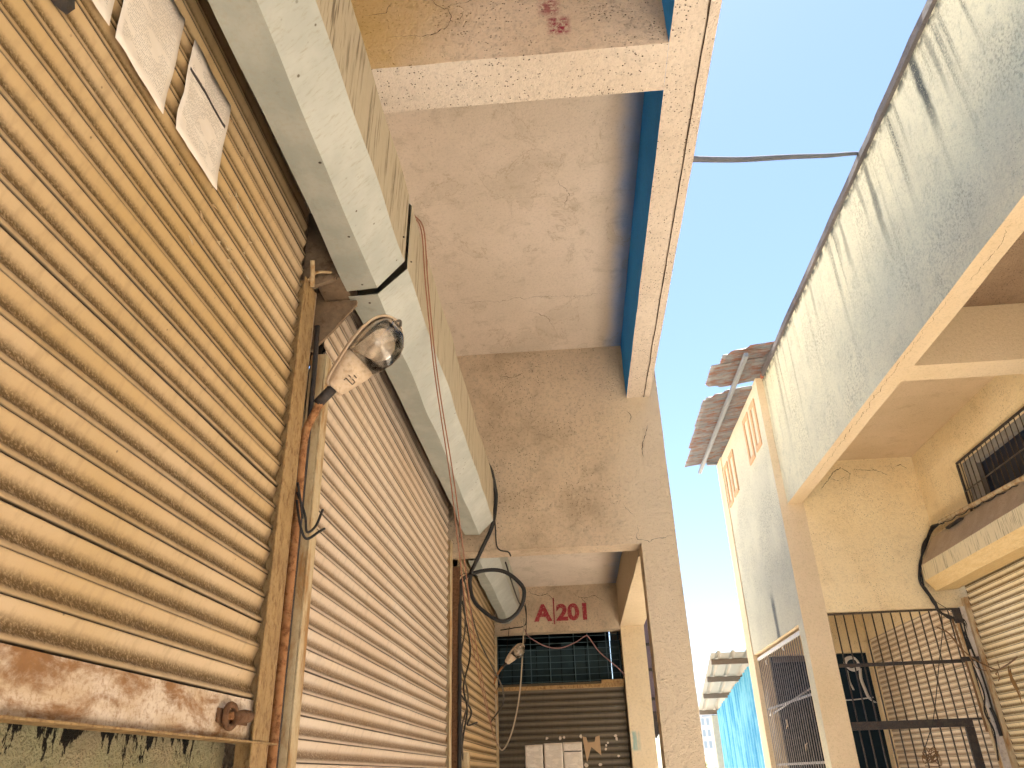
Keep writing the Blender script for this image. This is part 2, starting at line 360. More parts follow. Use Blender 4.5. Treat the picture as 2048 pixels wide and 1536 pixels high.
M['blue_sheet'] = metal_sheet('blue_wall_sheet', (0.05, 0.30, 0.52), (0.19, 0.50, 0.64), rust=(0.03, 0.09, 0.13), rust_amt=0.10, streak=(1, 1, 0.35), scale=4, rough=0.5, metal=0.0, dust=0.12, dustc=(0.4, 0.55, 0.6))
M['pale_post'] = plain('pale_post', (0.62, 0.55, 0.44), 0.7)
M['rust_pipe'] = metal_sheet('rusty_pipe', (0.38, 0.18, 0.075), (0.30, 0.14, 0.06), rust=(0.17, 0.065, 0.025), rust_amt=0.5, scale=18, rough=0.85, metal=0.0, dust=0.4, dustc=(0.42, 0.24, 0.11), bumpy=0.6)
M['brk'] = metal_sheet('bracket_brown', (0.22, 0.155, 0.10), (0.17, 0.12, 0.08), rust=(0.10, 0.055, 0.03), rust_amt=0.35, scale=14, rough=0.8, metal=0.0, dust=0.4, dustc=(0.30, 0.20, 0.12))
M['rust_dark'] = metal_sheet('dark_rust', (0.16, 0.085, 0.045), (0.12, 0.06, 0.03), rust=(0.09, 0.035, 0.015), rust_amt=0.4, scale=30, rough=0.9, metal=0.0, dust=0.3, dustc=(0.26, 0.13, 0.06), bumpy=0.6)
M['lamp_body'] = metal_sheet('lamp_housing', (0.60, 0.47, 0.34), (0.52, 0.40, 0.29), rust=(0.22, 0.14, 0.08), rust_amt=0.28, scale=14, rough=0.6, metal=0.15, dust=0.5, dustc=(0.44, 0.30, 0.18))
M['lamp_reflector'] = plain('lamp_reflector', (0.78, 0.70, 0.62), 0.4, 0.2)
M['black_rubber'] = plain('black_cable', (0.028, 0.026, 0.026), 0.55)
M['grey_cable'] = plain('grey_cable', (0.16, 0.17, 0.20), 0.5)
M['brown_wire'] = plain('brown_wire', (0.30, 0.13, 0.075), 0.6)
M['twine'] = plain('pale_twine', (0.52, 0.43, 0.32), 0.8)
M['pink_wire'] = plain('pink_wire', (0.34, 0.19, 0.19), 0.6)
M['pvc'] = metal_sheet('old_pvc_trunking', (0.60, 0.56, 0.52), (0.52, 0.47, 0.42), rust=(0.2, 0.15, 0.1), rust_amt=0.3, rough=0.5, metal=0, scale=8, dust=0.3)
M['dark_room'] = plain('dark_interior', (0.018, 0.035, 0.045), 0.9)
M['mesh_iron'] = plain('teal_mesh', (0.06, 0.11, 0.14), 0.6)
M['teal_sheet'] = plain('teal_sheet', (0.030, 0.065, 0.085), 0.7, 0, 0.5, 6)
M['twig'] = plain('dry_twig', (0.22, 0.13, 0.07), 0.9)
M['leaf_dry'] = plain('dry_leaf', (0.28, 0.15, 0.05), 0.85)
M['shade_in_slot'] = plain('slot_shade', (0.02, 0.014, 0.009), 0.9)  # near-black strip painted as the shade inside the guide channel
M['tape'] = plain('torn_paper', (0.66, 0.58, 0.48), 0.9)
M['card'] = plain('torn_cardboard', (0.52, 0.36, 0.22), 0.9)
M['white_cloth'] = plain('white_strap', (0.60, 0.57, 0.53), 0.9)
M['red_paint'] = None
B = NB('red_letter_paint'); p = B.pos()
k = B.sstep(B.noise(p, 45, 5, 0.75), 0.50, 0.68)
M['red_paint'] = B.done(B.mix(B.mth('MULTIPLY', k, 0.8), (0.29, 0.028, 0.042), (0.50, 0.36, 0.26)), 0.85, 0, B.bump(B.noise(p, 60, 3), 0.3, 0.004), 0.2)
B = NB('sunlit_concrete_ground'); p = B.pos()
M['ground'] = B.done(B.mix(B.sstep(B.noise(p, 0.8, 5), 0.35, 0.65), (0.60, 0.545, 0.475), (0.53, 0.475, 0.41)), 0.95, 0, B.bump(B.noise(p, 20, 4), 0.4, 0.01), 0.2)
B = NB('clear_bowl')
B.t.nodes.remove(B.b)
tr = B.t.nodes.new('ShaderNodeBsdfTransparent'); tr.inputs[0].default_value = (0.95, 0.92, 0.88, 1)
gl = B.t.nodes.new('ShaderNodeBsdfGlossy'); gl.inputs['Roughness'].default_value = 0.06
df = B.t.nodes.new('ShaderNodeBsdfDiffuse'); df.inputs[0].default_value = (0.72, 0.62, 0.50, 1)
fr = B.t.nodes.new('ShaderNodeFresnel'); fr.inputs[0].default_value = 1.5
m1 = B.t.nodes.new('ShaderNodeMixShader'); m2 = B.t.nodes.new('ShaderNodeMixShader')
B.put(m1.inputs[0], B.mth('MULTIPLY', B.sstep(B.noise(B.pos(), 25, 4), 0.38, 0.72), 0.35))      # dust film
B.t.links.new(tr.outputs[0], m1.inputs[1]); B.t.links.new(df.outputs[0], m1.inputs[2])
B.t.links.new(fr.outputs[0], m2.inputs[0]); B.t.links.new(m1.outputs[0], m2.inputs[1]); B.t.links.new(gl.outputs[0], m2.inputs[2])
B.t.links.new(m2.outputs[0], B.out.inputs[0])
M['bowl'] = B.m
def paper_mat(name, bar=None, dense=0.5):
    """a printed sheet: rows of grey type on off-white paper, uv (0..1) across and up"""
    B = NB(name); u = B.uv(); s = B.sep(u)
    row = B.mth('FRACT', B.mth('MULTIPLY', s[1], 52.0))
    line = B.mth('MULTIPLY', B.sstep(row, 0.30, 0.42), B.sstep(row, 0.86, 0.74))
    word = B.noise(B.mapp(u, scale=(60, 52, 1)), 1.0, 1)
    block = B.sstep(B.noise(B.mapp(u, scale=(2.3, 7.5, 1), loc=(hash(name) % 7, 0.3, 0)), 1.0, 1), 0.47-0.1*dense, 0.50-0.1*dense)
    inn = B.mth('MULTIPLY', B.mth('MULTIPLY', B.sstep(s[0], 0.07, 0.09), B.sstep(s[0], 0.94, 0.92)), B.mth('MULTIPLY', B.sstep(s[1], 0.10, 0.12), B.sstep(s[1], 0.96, 0.95)))
    k = B.mth('MULTIPLY', B.mth('MULTIPLY', line, B.sstep(word, 0.40, 0.52)), B.mth('MULTIPLY', block, inn))
    fold = B.noise(B.mapp(u, scale=(1.2, 3.0, 1)), 2.0, 2)
    col = B.mix(B.sstep(fold, 0.3, 0.7), (0.80, 0.73, 0.66), (0.74, 0.66, 0.58))
    col = B.mix(B.mth('MULTIPLY', k, 0.5), col, (0.14, 0.12, 0.105))
    if bar is not None:
        b = B.mth('MULTIPLY', B.sstep(B.mth('ABSOLUTE', B.mth('SUBTRACT', s[1], bar)), 0.021, 0.016), B.mth('MULTIPLY', B.sstep(s[0], 0.04, 0.05), B.sstep(s[0], 0.96, 0.95)))
        col = B.mix(b, col, (0.06, 0.05, 0.05))
    return B.done(col, 0.85, 0, None, 0.2)
M['paper_a'] = paper_mat('printed_sheet_list', None, 0.8)
M['paper_b'] = paper_mat('printed_sheet_bar', 0.70, 0.6)
M['paper_c'] = paper_mat('printed_sheet_plain', None, 0.1)

# ------------------------------------------------------------------ mesh tools
def thing(name, label, cat, base=(0, 0, 0), group=None):
    o = bpy.data.objects.new(name, None)
    COL.objects.link(o)
    o.location = base
    o.empty_display_size = 0.1
    o['label'] = label; o['category'] = cat
    if group: o['group'] = group
    return o
def tag(o, label, cat, group=None):
    o['label'] = label; o['category'] = cat
    if group: o['group'] = group
    return o
def adopt(o, parent):
    if parent is not None:
        o.parent = parent
        if parent.type == 'EMPTY': o.matrix_parent_inverse = Matrix.Translation(-Vector(parent.location))
    return o
def link_mesh(name, me, mats, parent=None, smooth=False):
    o = bpy.data.objects.new(name, me)
    COL.objects.link(o)
    if not me.materials:
        for m in (mats if isinstance(mats, (list, tuple)) else [mats]): me.materials.append(m)
    if smooth:
        for f in me.polygons: f.use_smooth = True
    return adopt(o, parent)
def pyd(name, vs, fs, mats, parent=None, smooth=False, idx=None):
    me = bpy.data.meshes.new(name)
    me.from_pydata([tuple(v) for v in vs], [], fs)
    o = link_mesh(name, me, mats, parent, smooth)
    if idx: 
        for f, i in zip(me.polygons, idx): f.material_index = i
    me.update()
    return o
def wob(v, a):
    """slow waviness, a function of place only so that butted pieces stay flush"""
    if a <= 0: return v
    q = Vector(v)
    return q + a*(mnoise.noise_vector(q*2.1) + 0.6*mnoise.noise_vector(q*7.3+Vector((5, 3, 1))))
def gbox(name, x, y, z, mat, parent=None, step=0.16, wav=0.004, face_mats=None, smooth=False, skip=()):
    """box as a fine grid with slightly uneven faces. face_mats: {'x0': mat ...}"""
    vs, fs, idx = [], [], []
    mats = [mat]
    def lin(a, b):
        n = max(1, min(60, int(round(abs(b-a)/step))))
        return [a+(b-a)*i/n for i in range(n+1)]
    X, Y, Z = lin(*x), lin(*y), lin(*z)
    keymap = {}
    def vid(p):
        k = (round(p[0], 5), round(p[1], 5), round(p[2], 5))
        if k not in keymap:
            keymap[k] = len(vs); vs.append(wob(p, wav))
        return keymap[k]
    def face(A, Bq, f, flip, mi):
        for i in range(len(A)-1):
            for j in range(len(Bq)-1):
                q = [vid(f(A[i], Bq[j])), vid(f(A[i+1], Bq[j])), vid(f(A[i+1], Bq[j+1])), vid(f(A[i], Bq[j+1]))]
                fs.append(q[::-1] if flip else q); idx.append(mi)
    fm = face_mats or {}
    for k, A, Bq, f, flip in (('z0', X, Y, lambda a, b: (a, b, z[0]), True), ('z1', X, Y, lambda a, b: (a, b, z[1]), False),
                              ('y0', X, Z, lambda a, b: (a, y[0], b), False), ('y1', X, Z, lambda a, b: (a, y[1], b), True),
                              ('x0', Y, Z, lambda a, b: (x[0], a, b), True), ('x1', Y, Z, lambda a, b: (x[1], a, b), False)):
        if k in skip: continue
        mi = 0
        if k in fm:
            if fm[k] not in mats: mats.append(fm[k])
            mi = mats.index(fm[k])
        face(A, Bq, f, flip, mi)
    return pyd(name, vs, fs, mats, parent, smooth, idx)
def bmbox(bm, x, y, z, bev=0.0):
    r = bmesh.ops.create_cube(bm, size=1.0)
    for v in r['verts']:
        v.co = Vector((x[0] if v.co.x < 0 else x[1], y[0] if v.co.y < 0 else y[1], z[0] if v.co.z < 0 else z[1]))
    if bev > 0:
        es = list({e for v in r['verts'] for e in v.link_edges})
        bmesh.ops.bevel(bm, geom=es, offset=bev, segments=2, affect='EDGES', profile=0.5)
def box(name, x, y, z, mat, parent=None, bev=0.003):
    bm = bmesh.new(); bmbox(bm, x, y, z, bev)
    me = bpy.data.meshes.new(name); bm.to_mesh(me); bm.free()
    return link_mesh(name, me, mat, parent)
def spline(pts, n=8):
    P = [Vector(p) for p in pts]
    if len(P) < 3: return P
    out = []
    for i in range(len(P)-1):
        p0 = P[i-1] if i else P[0]*2-P[1]
        p1, p2 = P[i], P[i+1]
        p3 = P[i+2] if i+2 < len(P) else P[-1]*2-P[-2]
        for k in range(n):
            t = k/n
            out.append(0.5*((2*p1)+(p2-p0)*t+(2*p0-5*p1+4*p2-p3)*t*t+(3*p1-p0-3*p2+p3)*t**3))
    out.append(P[-1])
    return out
def tube_data(path, r, seg=8, vs=None, fs=None):
    vs = [] if vs is None else vs; fs = [] if fs is None else fs
    n = len(path); base = len(vs)
    t0 = (path[1]-path[0]).normalized()
    a = t0.orthogonal().normalized()
    for i, pnt in enumerate(path):
        t = (path[min(i+1, n-1)]-path[max(i-1, 0)])
        t = t.normalized() if t.length > 1e-9 else t0
        a = (a-t*a.dot(t)).normalized(); b = t.cross(a)
        rr = r(i/(n-1)) if callable(r) else r
        for k in range(seg):
            th = 2*math.pi*k/seg
            vs.append(pnt+rr*(math.cos(th)*a+math.sin(th)*b))
    for i in range(n-1):
        for k in range(seg):
            fs.append((base+i*seg+k, base+i*seg+(k+1) % seg, base+(i+1)*seg+(k+1) % seg, base+(i+1)*seg+k))
    fs.append(tuple(base+k for k in range(seg))[::-1]); fs.append(tuple(base+(n-1)*seg+k for k in range(seg)))
    return vs, fs
def tube(name, pts, r, mat, parent=None, seg=8, sm=True, n=8):
    path = spline(pts, n) if sm else [Vector(p) for p in pts]
    vs, fs = tube_data(path, r, seg)
    return pyd(name, vs, fs, mat, parent, True)
def U(p): return (p[0], p[1], p[2]+E)       # heights above the eye -> world
def crack(pts, nrm, width, parent, mat=None):
    """an open crack: a ragged dark ribbon following the wall, 1.5 mm proud"""
    P = [Vector(U(q)) for q in pts]; nrm = Vector(nrm)
    fine = []
    for a, b in zip(P, P[1:]):
        n = max(3, int((b-a).length/0.012))
        for k in range(n):
            fine.append(a.lerp(b, k/n)+mnoise.noise_vector((a.lerp(b, k/n))*38.0)*0.011+mnoise.noise_vector((a.lerp(b, k/n))*13.0)*0.016)
    fine.append(P[-1])
    vs, fs = [], []
    m = len(fine)
    for i, q in enumerate(fine):
        t = (fine[min(i+1, m-1)]-fine[max(0, i-1)]).normalized()
        s = t.cross(nrm).normalized()
        wv = width*0.5*(0.25+0.75*math.sin(math.pi*(i+0.5)/m))*R.uniform(0.25, 1.4)
        q = q-nrm*(q-P[0]).dot(nrm)*0 
        vs += [q+s*wv*0.5+nrm*0.006, q-s*wv*0.5+nrm*0.006]
    for i in range(m-1): fs.append((2*i, 2*i+1, 2*i+3, 2*i+2))
    return pyd('crack', vs, fs, mat or M['crack'], parent)

# ------------------------------------------------------------------ ground
g = pyd('ground', [(-1500, -1500, 0), (1500, -1500, 0), (1500, 1500, 0), (-1500, 1500, 0)], [(0, 1, 2, 3)], M['ground'])
g['kind'] = 'structure'

# ------------------------------------------------------------------ left arcade building
LB = thing('arcade_building', 'tan plastered arcade with concrete beams, beam side painted as blue shade and A|201 lettering', 'building', (-1.2, 2.6, 0))
YB0 = -5.3
XI, XO = 0.65, 0.868
ZB, ZC = 3.13+E, 3.70+E
L = {}
L['shop_wall'] = gbox('shop_wall', (-1.5, -1.16), (YB0, 6.5), (2.3+E, ZC), M['wall_L'], LB, 0.3)
gbox('shop_wall', (-1.5, -1.16), (YB0, -1.34), (0, 2.3+E), M['wall_L'], LB, 0.3)
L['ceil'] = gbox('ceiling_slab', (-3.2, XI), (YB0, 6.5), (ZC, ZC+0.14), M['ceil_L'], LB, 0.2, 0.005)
# roof edge beam in three lengths between the cross beams, inner side coloured as blue-tinted shade
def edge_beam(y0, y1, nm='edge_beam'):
    return gbox(nm, (XI, XO), (y0, y1), (ZB, ZC+0.14), M['soffit_L'], LB, 0.12, 0.003, {'x0': M['blue_shade']})
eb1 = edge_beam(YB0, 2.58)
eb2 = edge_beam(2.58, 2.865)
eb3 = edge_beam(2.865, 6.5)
# drip groove running along the soffit of the edge beam
for y0, y1, e in ((YB0, 2.58, eb1), (2.58, 2.865, eb2), (2.865, 6.49, eb3)):
    n = int((y1-y0)/0.06)
    vs, fs = [], []
    for i in range(n+1):
        yy = y0+(y1-y0)*i/n
        xx = 0.812+0.006*mnoise.noise(Vector((0, yy*3.0, 0)))+0.003*mnoise.noise(Vector((3, yy*21.0, 0)))
        ww = 0.0035+0.002*mnoise.noise(Vector((7, yy*9, 1)))
        vs += [(xx-ww, yy, ZB-0.006), (xx+ww, yy, ZB-0.006)]
    for i in range(n): fs.append((2*i, 2*i+1, 2*i+3, 2*i+2))
    pyd('drip_groove', vs, fs, M['crack'], e)
cb1 = gbox('cross_beam', (-1.16, XI), (2.58, 2.865), (ZB, ZC), M['beamface_L'], LB, 0.10, 0.004, {'z0': M['soffit_L']})
gbox('cross_beam', (-1.16, XI), (-1.35, -1.06), (ZB, ZC), M['beamface_L'], LB, 0.2, 0.004, {'z0': M['soffit_L']})
# the walkway column and the deep lintel wall: one portal
def portal(nm, x0, xj, x1, y0, y1, zl, zt, mat, matc):
    """L-shaped wall: lintel from x0 to xj above zl, column xj..x1 down to the floor"""
    w_ = gbox('lintel_wall', (x0, xj), (y0, y1), (zl, zt), mat, LB, 0.10, 0.004)
    c_ = gbox('column', (xj, x1), (y0, y1), (0, zt), matc, LB, 0.10, 0.004)
    return w_, c_
lw1, col1 = portal('p', -1.16, 0.643, 0.945, 6.5, 6.73, 1.745+E, ZC+0.14, M['wall_L'], M['wall_L'])
gbox('column', (XI-0.005, 0.945), (-1.35, -1.06), (0, ZB), M['column_L'], LB, 0.2)
# lower bay behind the portal
ZC3 = 2.25+E
gbox('ceiling_slab', (-3.2, 0.63), (6.73, 10.3), (ZC3, ZC3+0.14), M['ceil_L'], LB, 0.2)
gbox('edge_beam', (0.63, 0.935), (6.73, 10.3), (1.69+E, ZC3+0.14), M['pil_R'], LB, 0.12, 0.003, {'x0': M['wall_L']})
aw, col2 = portal('p', -1.16, 0.635, 0.935, 10.3, 10.5, 1.66+E, ZC3+0.14, M['wall_L'], M['pil_R'])
gbox('shop_wall', (-1.5, -1.16), (6.5, 10.5), (1.95+E, ZC3), M['wall_L'], LB, 0.3)
# piers between the shutters on the shop side
pier1 = gbox('pier', (-1.5, -1.03), (2.56, 2.75), (0, 2.3+E), M['wall_L'], LB, 0.15)
gbox('pier', (-1.5, -1.03), (6.44, 6.80), (0, 1.745+E), M['wall_L'], LB, 0.15)
gbox('sill_wall', (-1.3, -1.06), (-1.3, 2.46), (0, 0.17+E), M['sill_L'], LB, 0.12, 0.006)
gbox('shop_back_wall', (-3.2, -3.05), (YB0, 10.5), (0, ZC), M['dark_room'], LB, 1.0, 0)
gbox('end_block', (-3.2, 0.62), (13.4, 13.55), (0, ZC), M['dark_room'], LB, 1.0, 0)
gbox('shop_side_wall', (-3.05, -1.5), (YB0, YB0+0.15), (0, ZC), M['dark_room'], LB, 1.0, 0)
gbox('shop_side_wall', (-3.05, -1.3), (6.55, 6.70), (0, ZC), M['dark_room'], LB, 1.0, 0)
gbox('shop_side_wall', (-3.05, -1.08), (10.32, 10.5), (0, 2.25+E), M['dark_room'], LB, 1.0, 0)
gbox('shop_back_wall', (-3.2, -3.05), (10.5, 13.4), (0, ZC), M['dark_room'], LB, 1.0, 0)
gbox('shop_side_wall', (-3.05, -1.3), (2.58, 2.70), (0, ZC), M['dark_room'], LB, 1.0, 0)
gbox('end_side_wall', (0.637, 0.93), (10.505, 13.4), (0, 2.38+E), M['column_L'], LB, 0.3)
gbox('roof_slab', (-3.2, 0.637), (10.505, 13.4), (2.26+E, 2.40+E), M['ceil_L'], LB, 0.5)
# cracks
for pts, wdt in (([(-0.718, 2.575, 3.322), (-0.637, 2.575, 3.341), (-0.56, 2.575, 3.309), (-0.446, 2.575, 3.353), (-0.408, 2.575, 3.412), (-0.422, 2.575, 3.509), (-0.5, 2.575, 3.551), (-0.541, 2.575, 3.62)], 0.010),
                 ([(-0.422, 2.575, 3.509), (-0.37, 2.575, 3.56), (-0.30, 2.575, 3.57), (-0.25, 2.575, 3.66)], 0.007),
                 ([(-0.408, 2.575, 3.412), (-0.36, 2.575, 3.44), (-0.34, 2.575, 3.49)], 0.004),
                 ([(-0.86, 2.575, 3.52), (-0.80, 2.575, 3.50), (-0.76, 2.575, 3.53), (-0.73, 2.575, 3.60)], 0.008)):
    crack(pts, (0, -1, 0), wdt, cb1)
for pts, wdt in (([(0.816, 6.49, 2.839), (0.782, 6.49, 2.741), (0.752, 6.49, 2.668), (0.732, 6.49, 2.572), (0.745, 6.49, 2.53)], 0.014),
                 ([(0.515, 6.49, 2.09), (0.56, 6.49, 2.03), (0.612, 6.49, 1.971)], 0.008),
                 ([(0.63, 6.49, 1.90), (0.613, 6.49, 1.772), (0.717, 6.49, 1.754), (0.806, 6.49, 1.784), (0.913, 6.49, 1.792)], 0.008),
                 ([(0.64, 6.49, 3.00), (0.67, 6.49, 2.93), (0.66, 6.49, 2.87)], 0.008),
                 ([(-0.55, 6.49, 3.45), (-0.42, 6.49, 3.42), (-0.30, 6.49, 3.46)], 0.008)):
    crack(pts, (0, -1, 0), wdt, lw1)
for pts, wdt in (([(-0.55, 10.29, 2.20), (-0.40, 10.29, 2.12), (-0.28, 10.29, 2.15), (-0.20, 10.29, 2.05)], 0.012),
                 ([(0.05, 10.29, 2.13), (0.20, 10.29, 2.06), (0.33, 10.29, 2.10), (0.45, 10.29, 2.02)], 0.012),
                 ([(0.16, 10.29, 2.08), (0.22, 10.29, 1.99)], 0.010)):
    crack(pts, (0, -1, 0), wdt, aw)
for pts, wdt in (([(-0.95, 5.52, 3.695), (-0.5, 5.56, 3.695), (-0.1, 5.53, 3.695), (0.3, 5.57, 3.695), (0.52, 5.55, 3.695)], 0.006),
                 ([(-0.2, 5.75, 3.695), (-0.05, 5.85, 3.695), (0.02, 6.05, 3.695)], 0.008), ([(0.1, 4.1, 3.695), (0.18, 4.25, 3.695), (0.12, 4.4, 3.695)], 0.006)):
    crack(pts, (0, 0, -1), wdt, L['ceil'])
# painted number on the far lintel
def lettering(text, x0, x1, z0, z1, y, off, parent):
    cu = bpy.data.curves.new('t', 'FONT'); cu.body = text; cu.size = 1.0; cu.offset = off; cu.resolution_u = 6
    to = bpy.data.objects.new('t', cu); COL.objects.link(to)
    bpy.context.view_layer.update()
    me = bpy.data.meshes.new_from_object(to.evaluated_get(bpy.context.evaluated_depsgraph_get()))
    bpy.data.objects.remove(to)
    xs = [v.co.x for v in me.vertices]; ys = [v.co.y for v in me.vertices]
    for v in me.vertices:
        v.co = Vector((x0+(v.co.x-min(xs))/(max(xs)-min(xs))*(x1-x0), y, z0+(v.co.y-min(ys))/(max(ys)-min(ys))*(z1-z0)))
    me.materials.clear()
    return link_mesh('painted_lettering', me, M['red_paint'], parent)
lettering('A', -0.478, -0.238, 1.795+E, 2.015+E, 10.292, 0.045, aw)
lettering('201', -0.185, 0.215, 1.79+E, 2.01+E, 10.292, 0.045, aw)
box('painted_lettering', (-0.222, -0.206), (10.290, 10.291), (1.755+E, 2.09+E), M['red_paint'], aw, 0)
# faded blue wash mark on the far column
col2.data.materials[0] = M['col2']

# ------------------------------------------------------------------ rolling shutters
PITCH = 0.0762
# a hollow slat: top lip leans out, dusty lower half rises to a rolled bead
PROF = [(-0.001, 0.0), (0.0065, 0.0008), (0.0110, 0.0035), (0.0130, 0.0080), (0.0124, 0.0120), (0.0100, 0.0150), (0.0078, 0.0175), (0.0054, 0.0205), (0.0030, 0.0250), (0.0012, 0.0310), (0.0006, 0.0380), (0.0012, 0.0460), (0.0030, 0.0540), (0.0058, 0.0620), (0.0088, 0.0690), (0.0106, 0.0738), (0.0098, 0.0757), (-0.001, 0.0762)]
def slat_mesh(Lg, mat, seed, amp=0.0035):
    """local: x along the slat, -y outward, z up"""
    rr = random.Random(seed)
    ph = rr.uniform(0, 50)
    n = max(6, int(Lg/0.2))
    vs, fs = [], []
    for i in range(n+1):
        x = Lg*i/n
        dy = amp*mnoise.noise(Vector((x*1.7+ph, seed, 0)))
        dz = amp*0.6*mnoise.noise(Vector((x*1.1+ph, seed, 9)))
        for (o, z) in PROF: vs.append((x, -(o+dy), z+dz))
    k = len(PROF)
    for i in range(n):
        for j in range(k-1): fs.append((i*k+j, (i+1)*k+j, (i+1)*k+j+1, i*k+j+1))
    me = bpy.data.meshes.new('slat'); me.from_pydata(vs, [], fs); me.materials.append(mat)
    for f in me.polygons: f.use_smooth = True
    return me
def curtain(parent, origin, rotz, Lg, z0, z1, mat, seed, dent=0.0):
    ms = [slat_mesh(Lg, mat, seed*10+i) for i in range(3)]
    n = int(math.ceil((z1-z0)/PITCH))
    for i in range(n):
        o = bpy.data.objects.new('slat', ms[R.randrange(3)])
        COL.objects.link(o)
        o.location = (origin[0]+R.uniform(-1, 1)*0.0012*abs(math.sin(rotz)), origin[1], z0+i*PITCH+R.uniform(-1, 1)*0.0007)
        o.rotation_euler = (R.uniform(-0.012, 0.012), R.uniform(-1, 1)*0.0006, rotz)
        adopt(o, parent)
def guide_left(parent, y0, y1, z0, z1, mat, x=-1.0, proud=0.03, lip0=0.0, lip1=0.0):
    """vertical channel: web behind, rolled front flange towards the walkway that laps over the slat ends"""
    bm = bmesh.new()
    bmbox(bm, (x-0.03, x+proud-0.008), (y0, y1), (z0, z1), 0.003)
    n = max(6, int((z1-z0)/0.25))
    bmbox(bm, (x+proud-0.007, x+proud), (y0-lip0, y1+lip1), (z0+0.001, z1-0.001), 0.0025)
    me = bpy.data.meshes.new('guide_rail'); bm.to_mesh(me); bm.free()
    return link_mesh('guide_rail', me, mat, parent)
def hood_left(parent, y0, y1, sec, thick=0.0025, roll=0.0, mat=None):
    """folded sheet cover over the shutter roll; sec in (x, z above eye)"""
    vs, fs, idx = [], [], []
    n = max(2, int((y1-y0)/0.12))
    k = len(sec)
    for i in range(n+1):
        y = y0+(y1-y0)*i/n
        for j, (x, z) in enumerate(sec):
            d = 0.010*mnoise.noise(Vector((x*3, y*2.2, j*5.0)))
            vs.append((x+d+roll*(y-y0), y, z+E+d))
    for i in range(n):
        for j in range(k-1):
            fs.append((i*k+j, i*k+j+1, (i+1)*k+j+1, (i+1)*k+j)); idx.append((0, 2, 1, 0, 0)[j])
    o = pyd('hood', vs, fs, mat or [M['hood'], M['hood_streak'], M['hood_mid']], parent, False, idx)
    s = o.modifiers.new('thickness', 'SOLIDIFY'); s.thickness = thick; s.offset = 0
    return o
def screws(parent, pts, nrm=(0, 0, -1), r=0.006):
    for q in pts:
        bm = bmesh.new()
        bmesh.ops.create_uvsphere(bm, u_segments=8, v_segments=5, radius=r)
        rotm = Vector(nrm).to_track_quat('Z', 'Y').to_matrix().to_4x4()
        bmesh.ops.transform(bm, verts=bm.verts, matrix=Matrix.Translation(Vector(U(q))) @ rotm @ Matrix.Diagonal((1, 1, 0.5, 1)))
        me = bpy.data.meshes.new('screw'); bm.to_mesh(me); bm.free()
        link_mesh('screw', me, M['bar_iron'], parent, True)

PI = math.pi
SECL = [(-0.858, 1.872), (-0.737, 1.872), (-0.622, 2.003), (-0.613, 2.36), (-0.80, 2.56), (-1.15, 2.60)]
# shutter 1, raised a little, wide and near
S1 = thing('rolling_shutter', 'tan dusty rolling shutter with notices glued on and a rusty bottom rail', 'rolling shutter', (-1.0, 2.4, 0), 'shop shutters of the arcade')
box('slot_shade_strip', (-1.03, -1.004), (2.40, 2.461), (0.24+E, 1.95+E), M['shade_in_slot'], S1, 0)
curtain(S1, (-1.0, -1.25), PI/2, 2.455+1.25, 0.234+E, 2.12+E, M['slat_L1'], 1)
rail1 = gbox('bottom_rail', (-1.02, -0.987), (-1.25, 2.465), (0.118+E, 0.232+E), M['rail_rust'], S1, 0.1, 0.002)
box('rail_lip', (-1.02, -0.958), (-1.25, 2.62), (0.112+E, 0.1175+E), M['guide'], rail1, 0.001)
# hasp plate with a broken ring on the rail
hb = bmesh.new(); bmbox(hb, (-0.9868, -0.980), (2.205, 2.415), (0.158+E, 0.194+E), 0.002)
me = bpy.data.meshes.new('lock_hasp'); hb.to_mesh(me); hb.free()
hasp = link_mesh('lock_hasp', me, M['rust_dark'], rail1)
ring = [Vector((-0.970, 2.262+0.037*math.cos(a), 0.175+E+0.030*math.sin(a))) for a in [k_*2*PI/20 for k_ in range(21)]]
vs, fs = tube_data(ring, 0.009, 8); pyd('lock_ring', vs, fs, M['rust_dark'], rail1, True)
tube('lock_bolt', [(-0.970, 2.285, 0.172+E), (-0.962, 2.33, 0.178+E), (-0.966, 2.385, 0.181+E)], lambda t: 0.019-0.004*abs(t-0.5), M['rust_dark'], rail1, 10)
tube('lock_pin', [(-0.985, 2.262, 0.176+E), (-0.962, 2.262, 0.176+E)], 0.011, M['rust_pipe'], rail1, 8, False)
guide_left(S1, 2.462, 2.565, 0, 1.80+E, M['guide'], proud=0.035, lip0=0.028)
guide_left(S1, -1.33, -1.25, 0, 1.80+E, M['guide'])
h1 = hood_left(S1, -1.35, 2.655, SECL)
screws(h1, [(-0.79, 2.62, 1.870), (-0.76, 1.2, 1.87), (-0.75, 1.9, 1.87), (-0.76, 2.3, 1.87), (-0.617, 2.60, 2.09)])
# shutter 2
S2 = thing('rolling_shutter', 'pale beige closed shutter running from the lamp post to the deep plaster lintel', 'rolling shutter', (-1.0, 4.6, 0), 'shop shutters of the arcade')
box('slot_shade_strip', (-1.03, -1.003), (2.806, 2.862), (0.05, 1.95+E), M['shade_in_slot'], S2, 0)
box('slot_shade_strip', (-1.03, -1.003), (6.270, 6.299), (0.03, 1.95+E), M['shade_in_slot'], S2, 0)
curtain(S2, (-1.0, 2.812), PI/2, 6.295-2.812, 0.04, 2.10+E, M['slat_L2'], 2)
box('bottom_rail', (-1.02, -0.985), (2.80, 6.34), (0.001, 0.04), M['rail_rust'], S2)
guide_left(S2, 2.750, 2.805, 0, 1.62+E, M['guide_pale'], proud=0.04, lip1=0.022)
guide_left(S2, 6.30, 6.385, 0, 1.80+E, M['guide_pale'], proud=0.032, lip0=0.02)
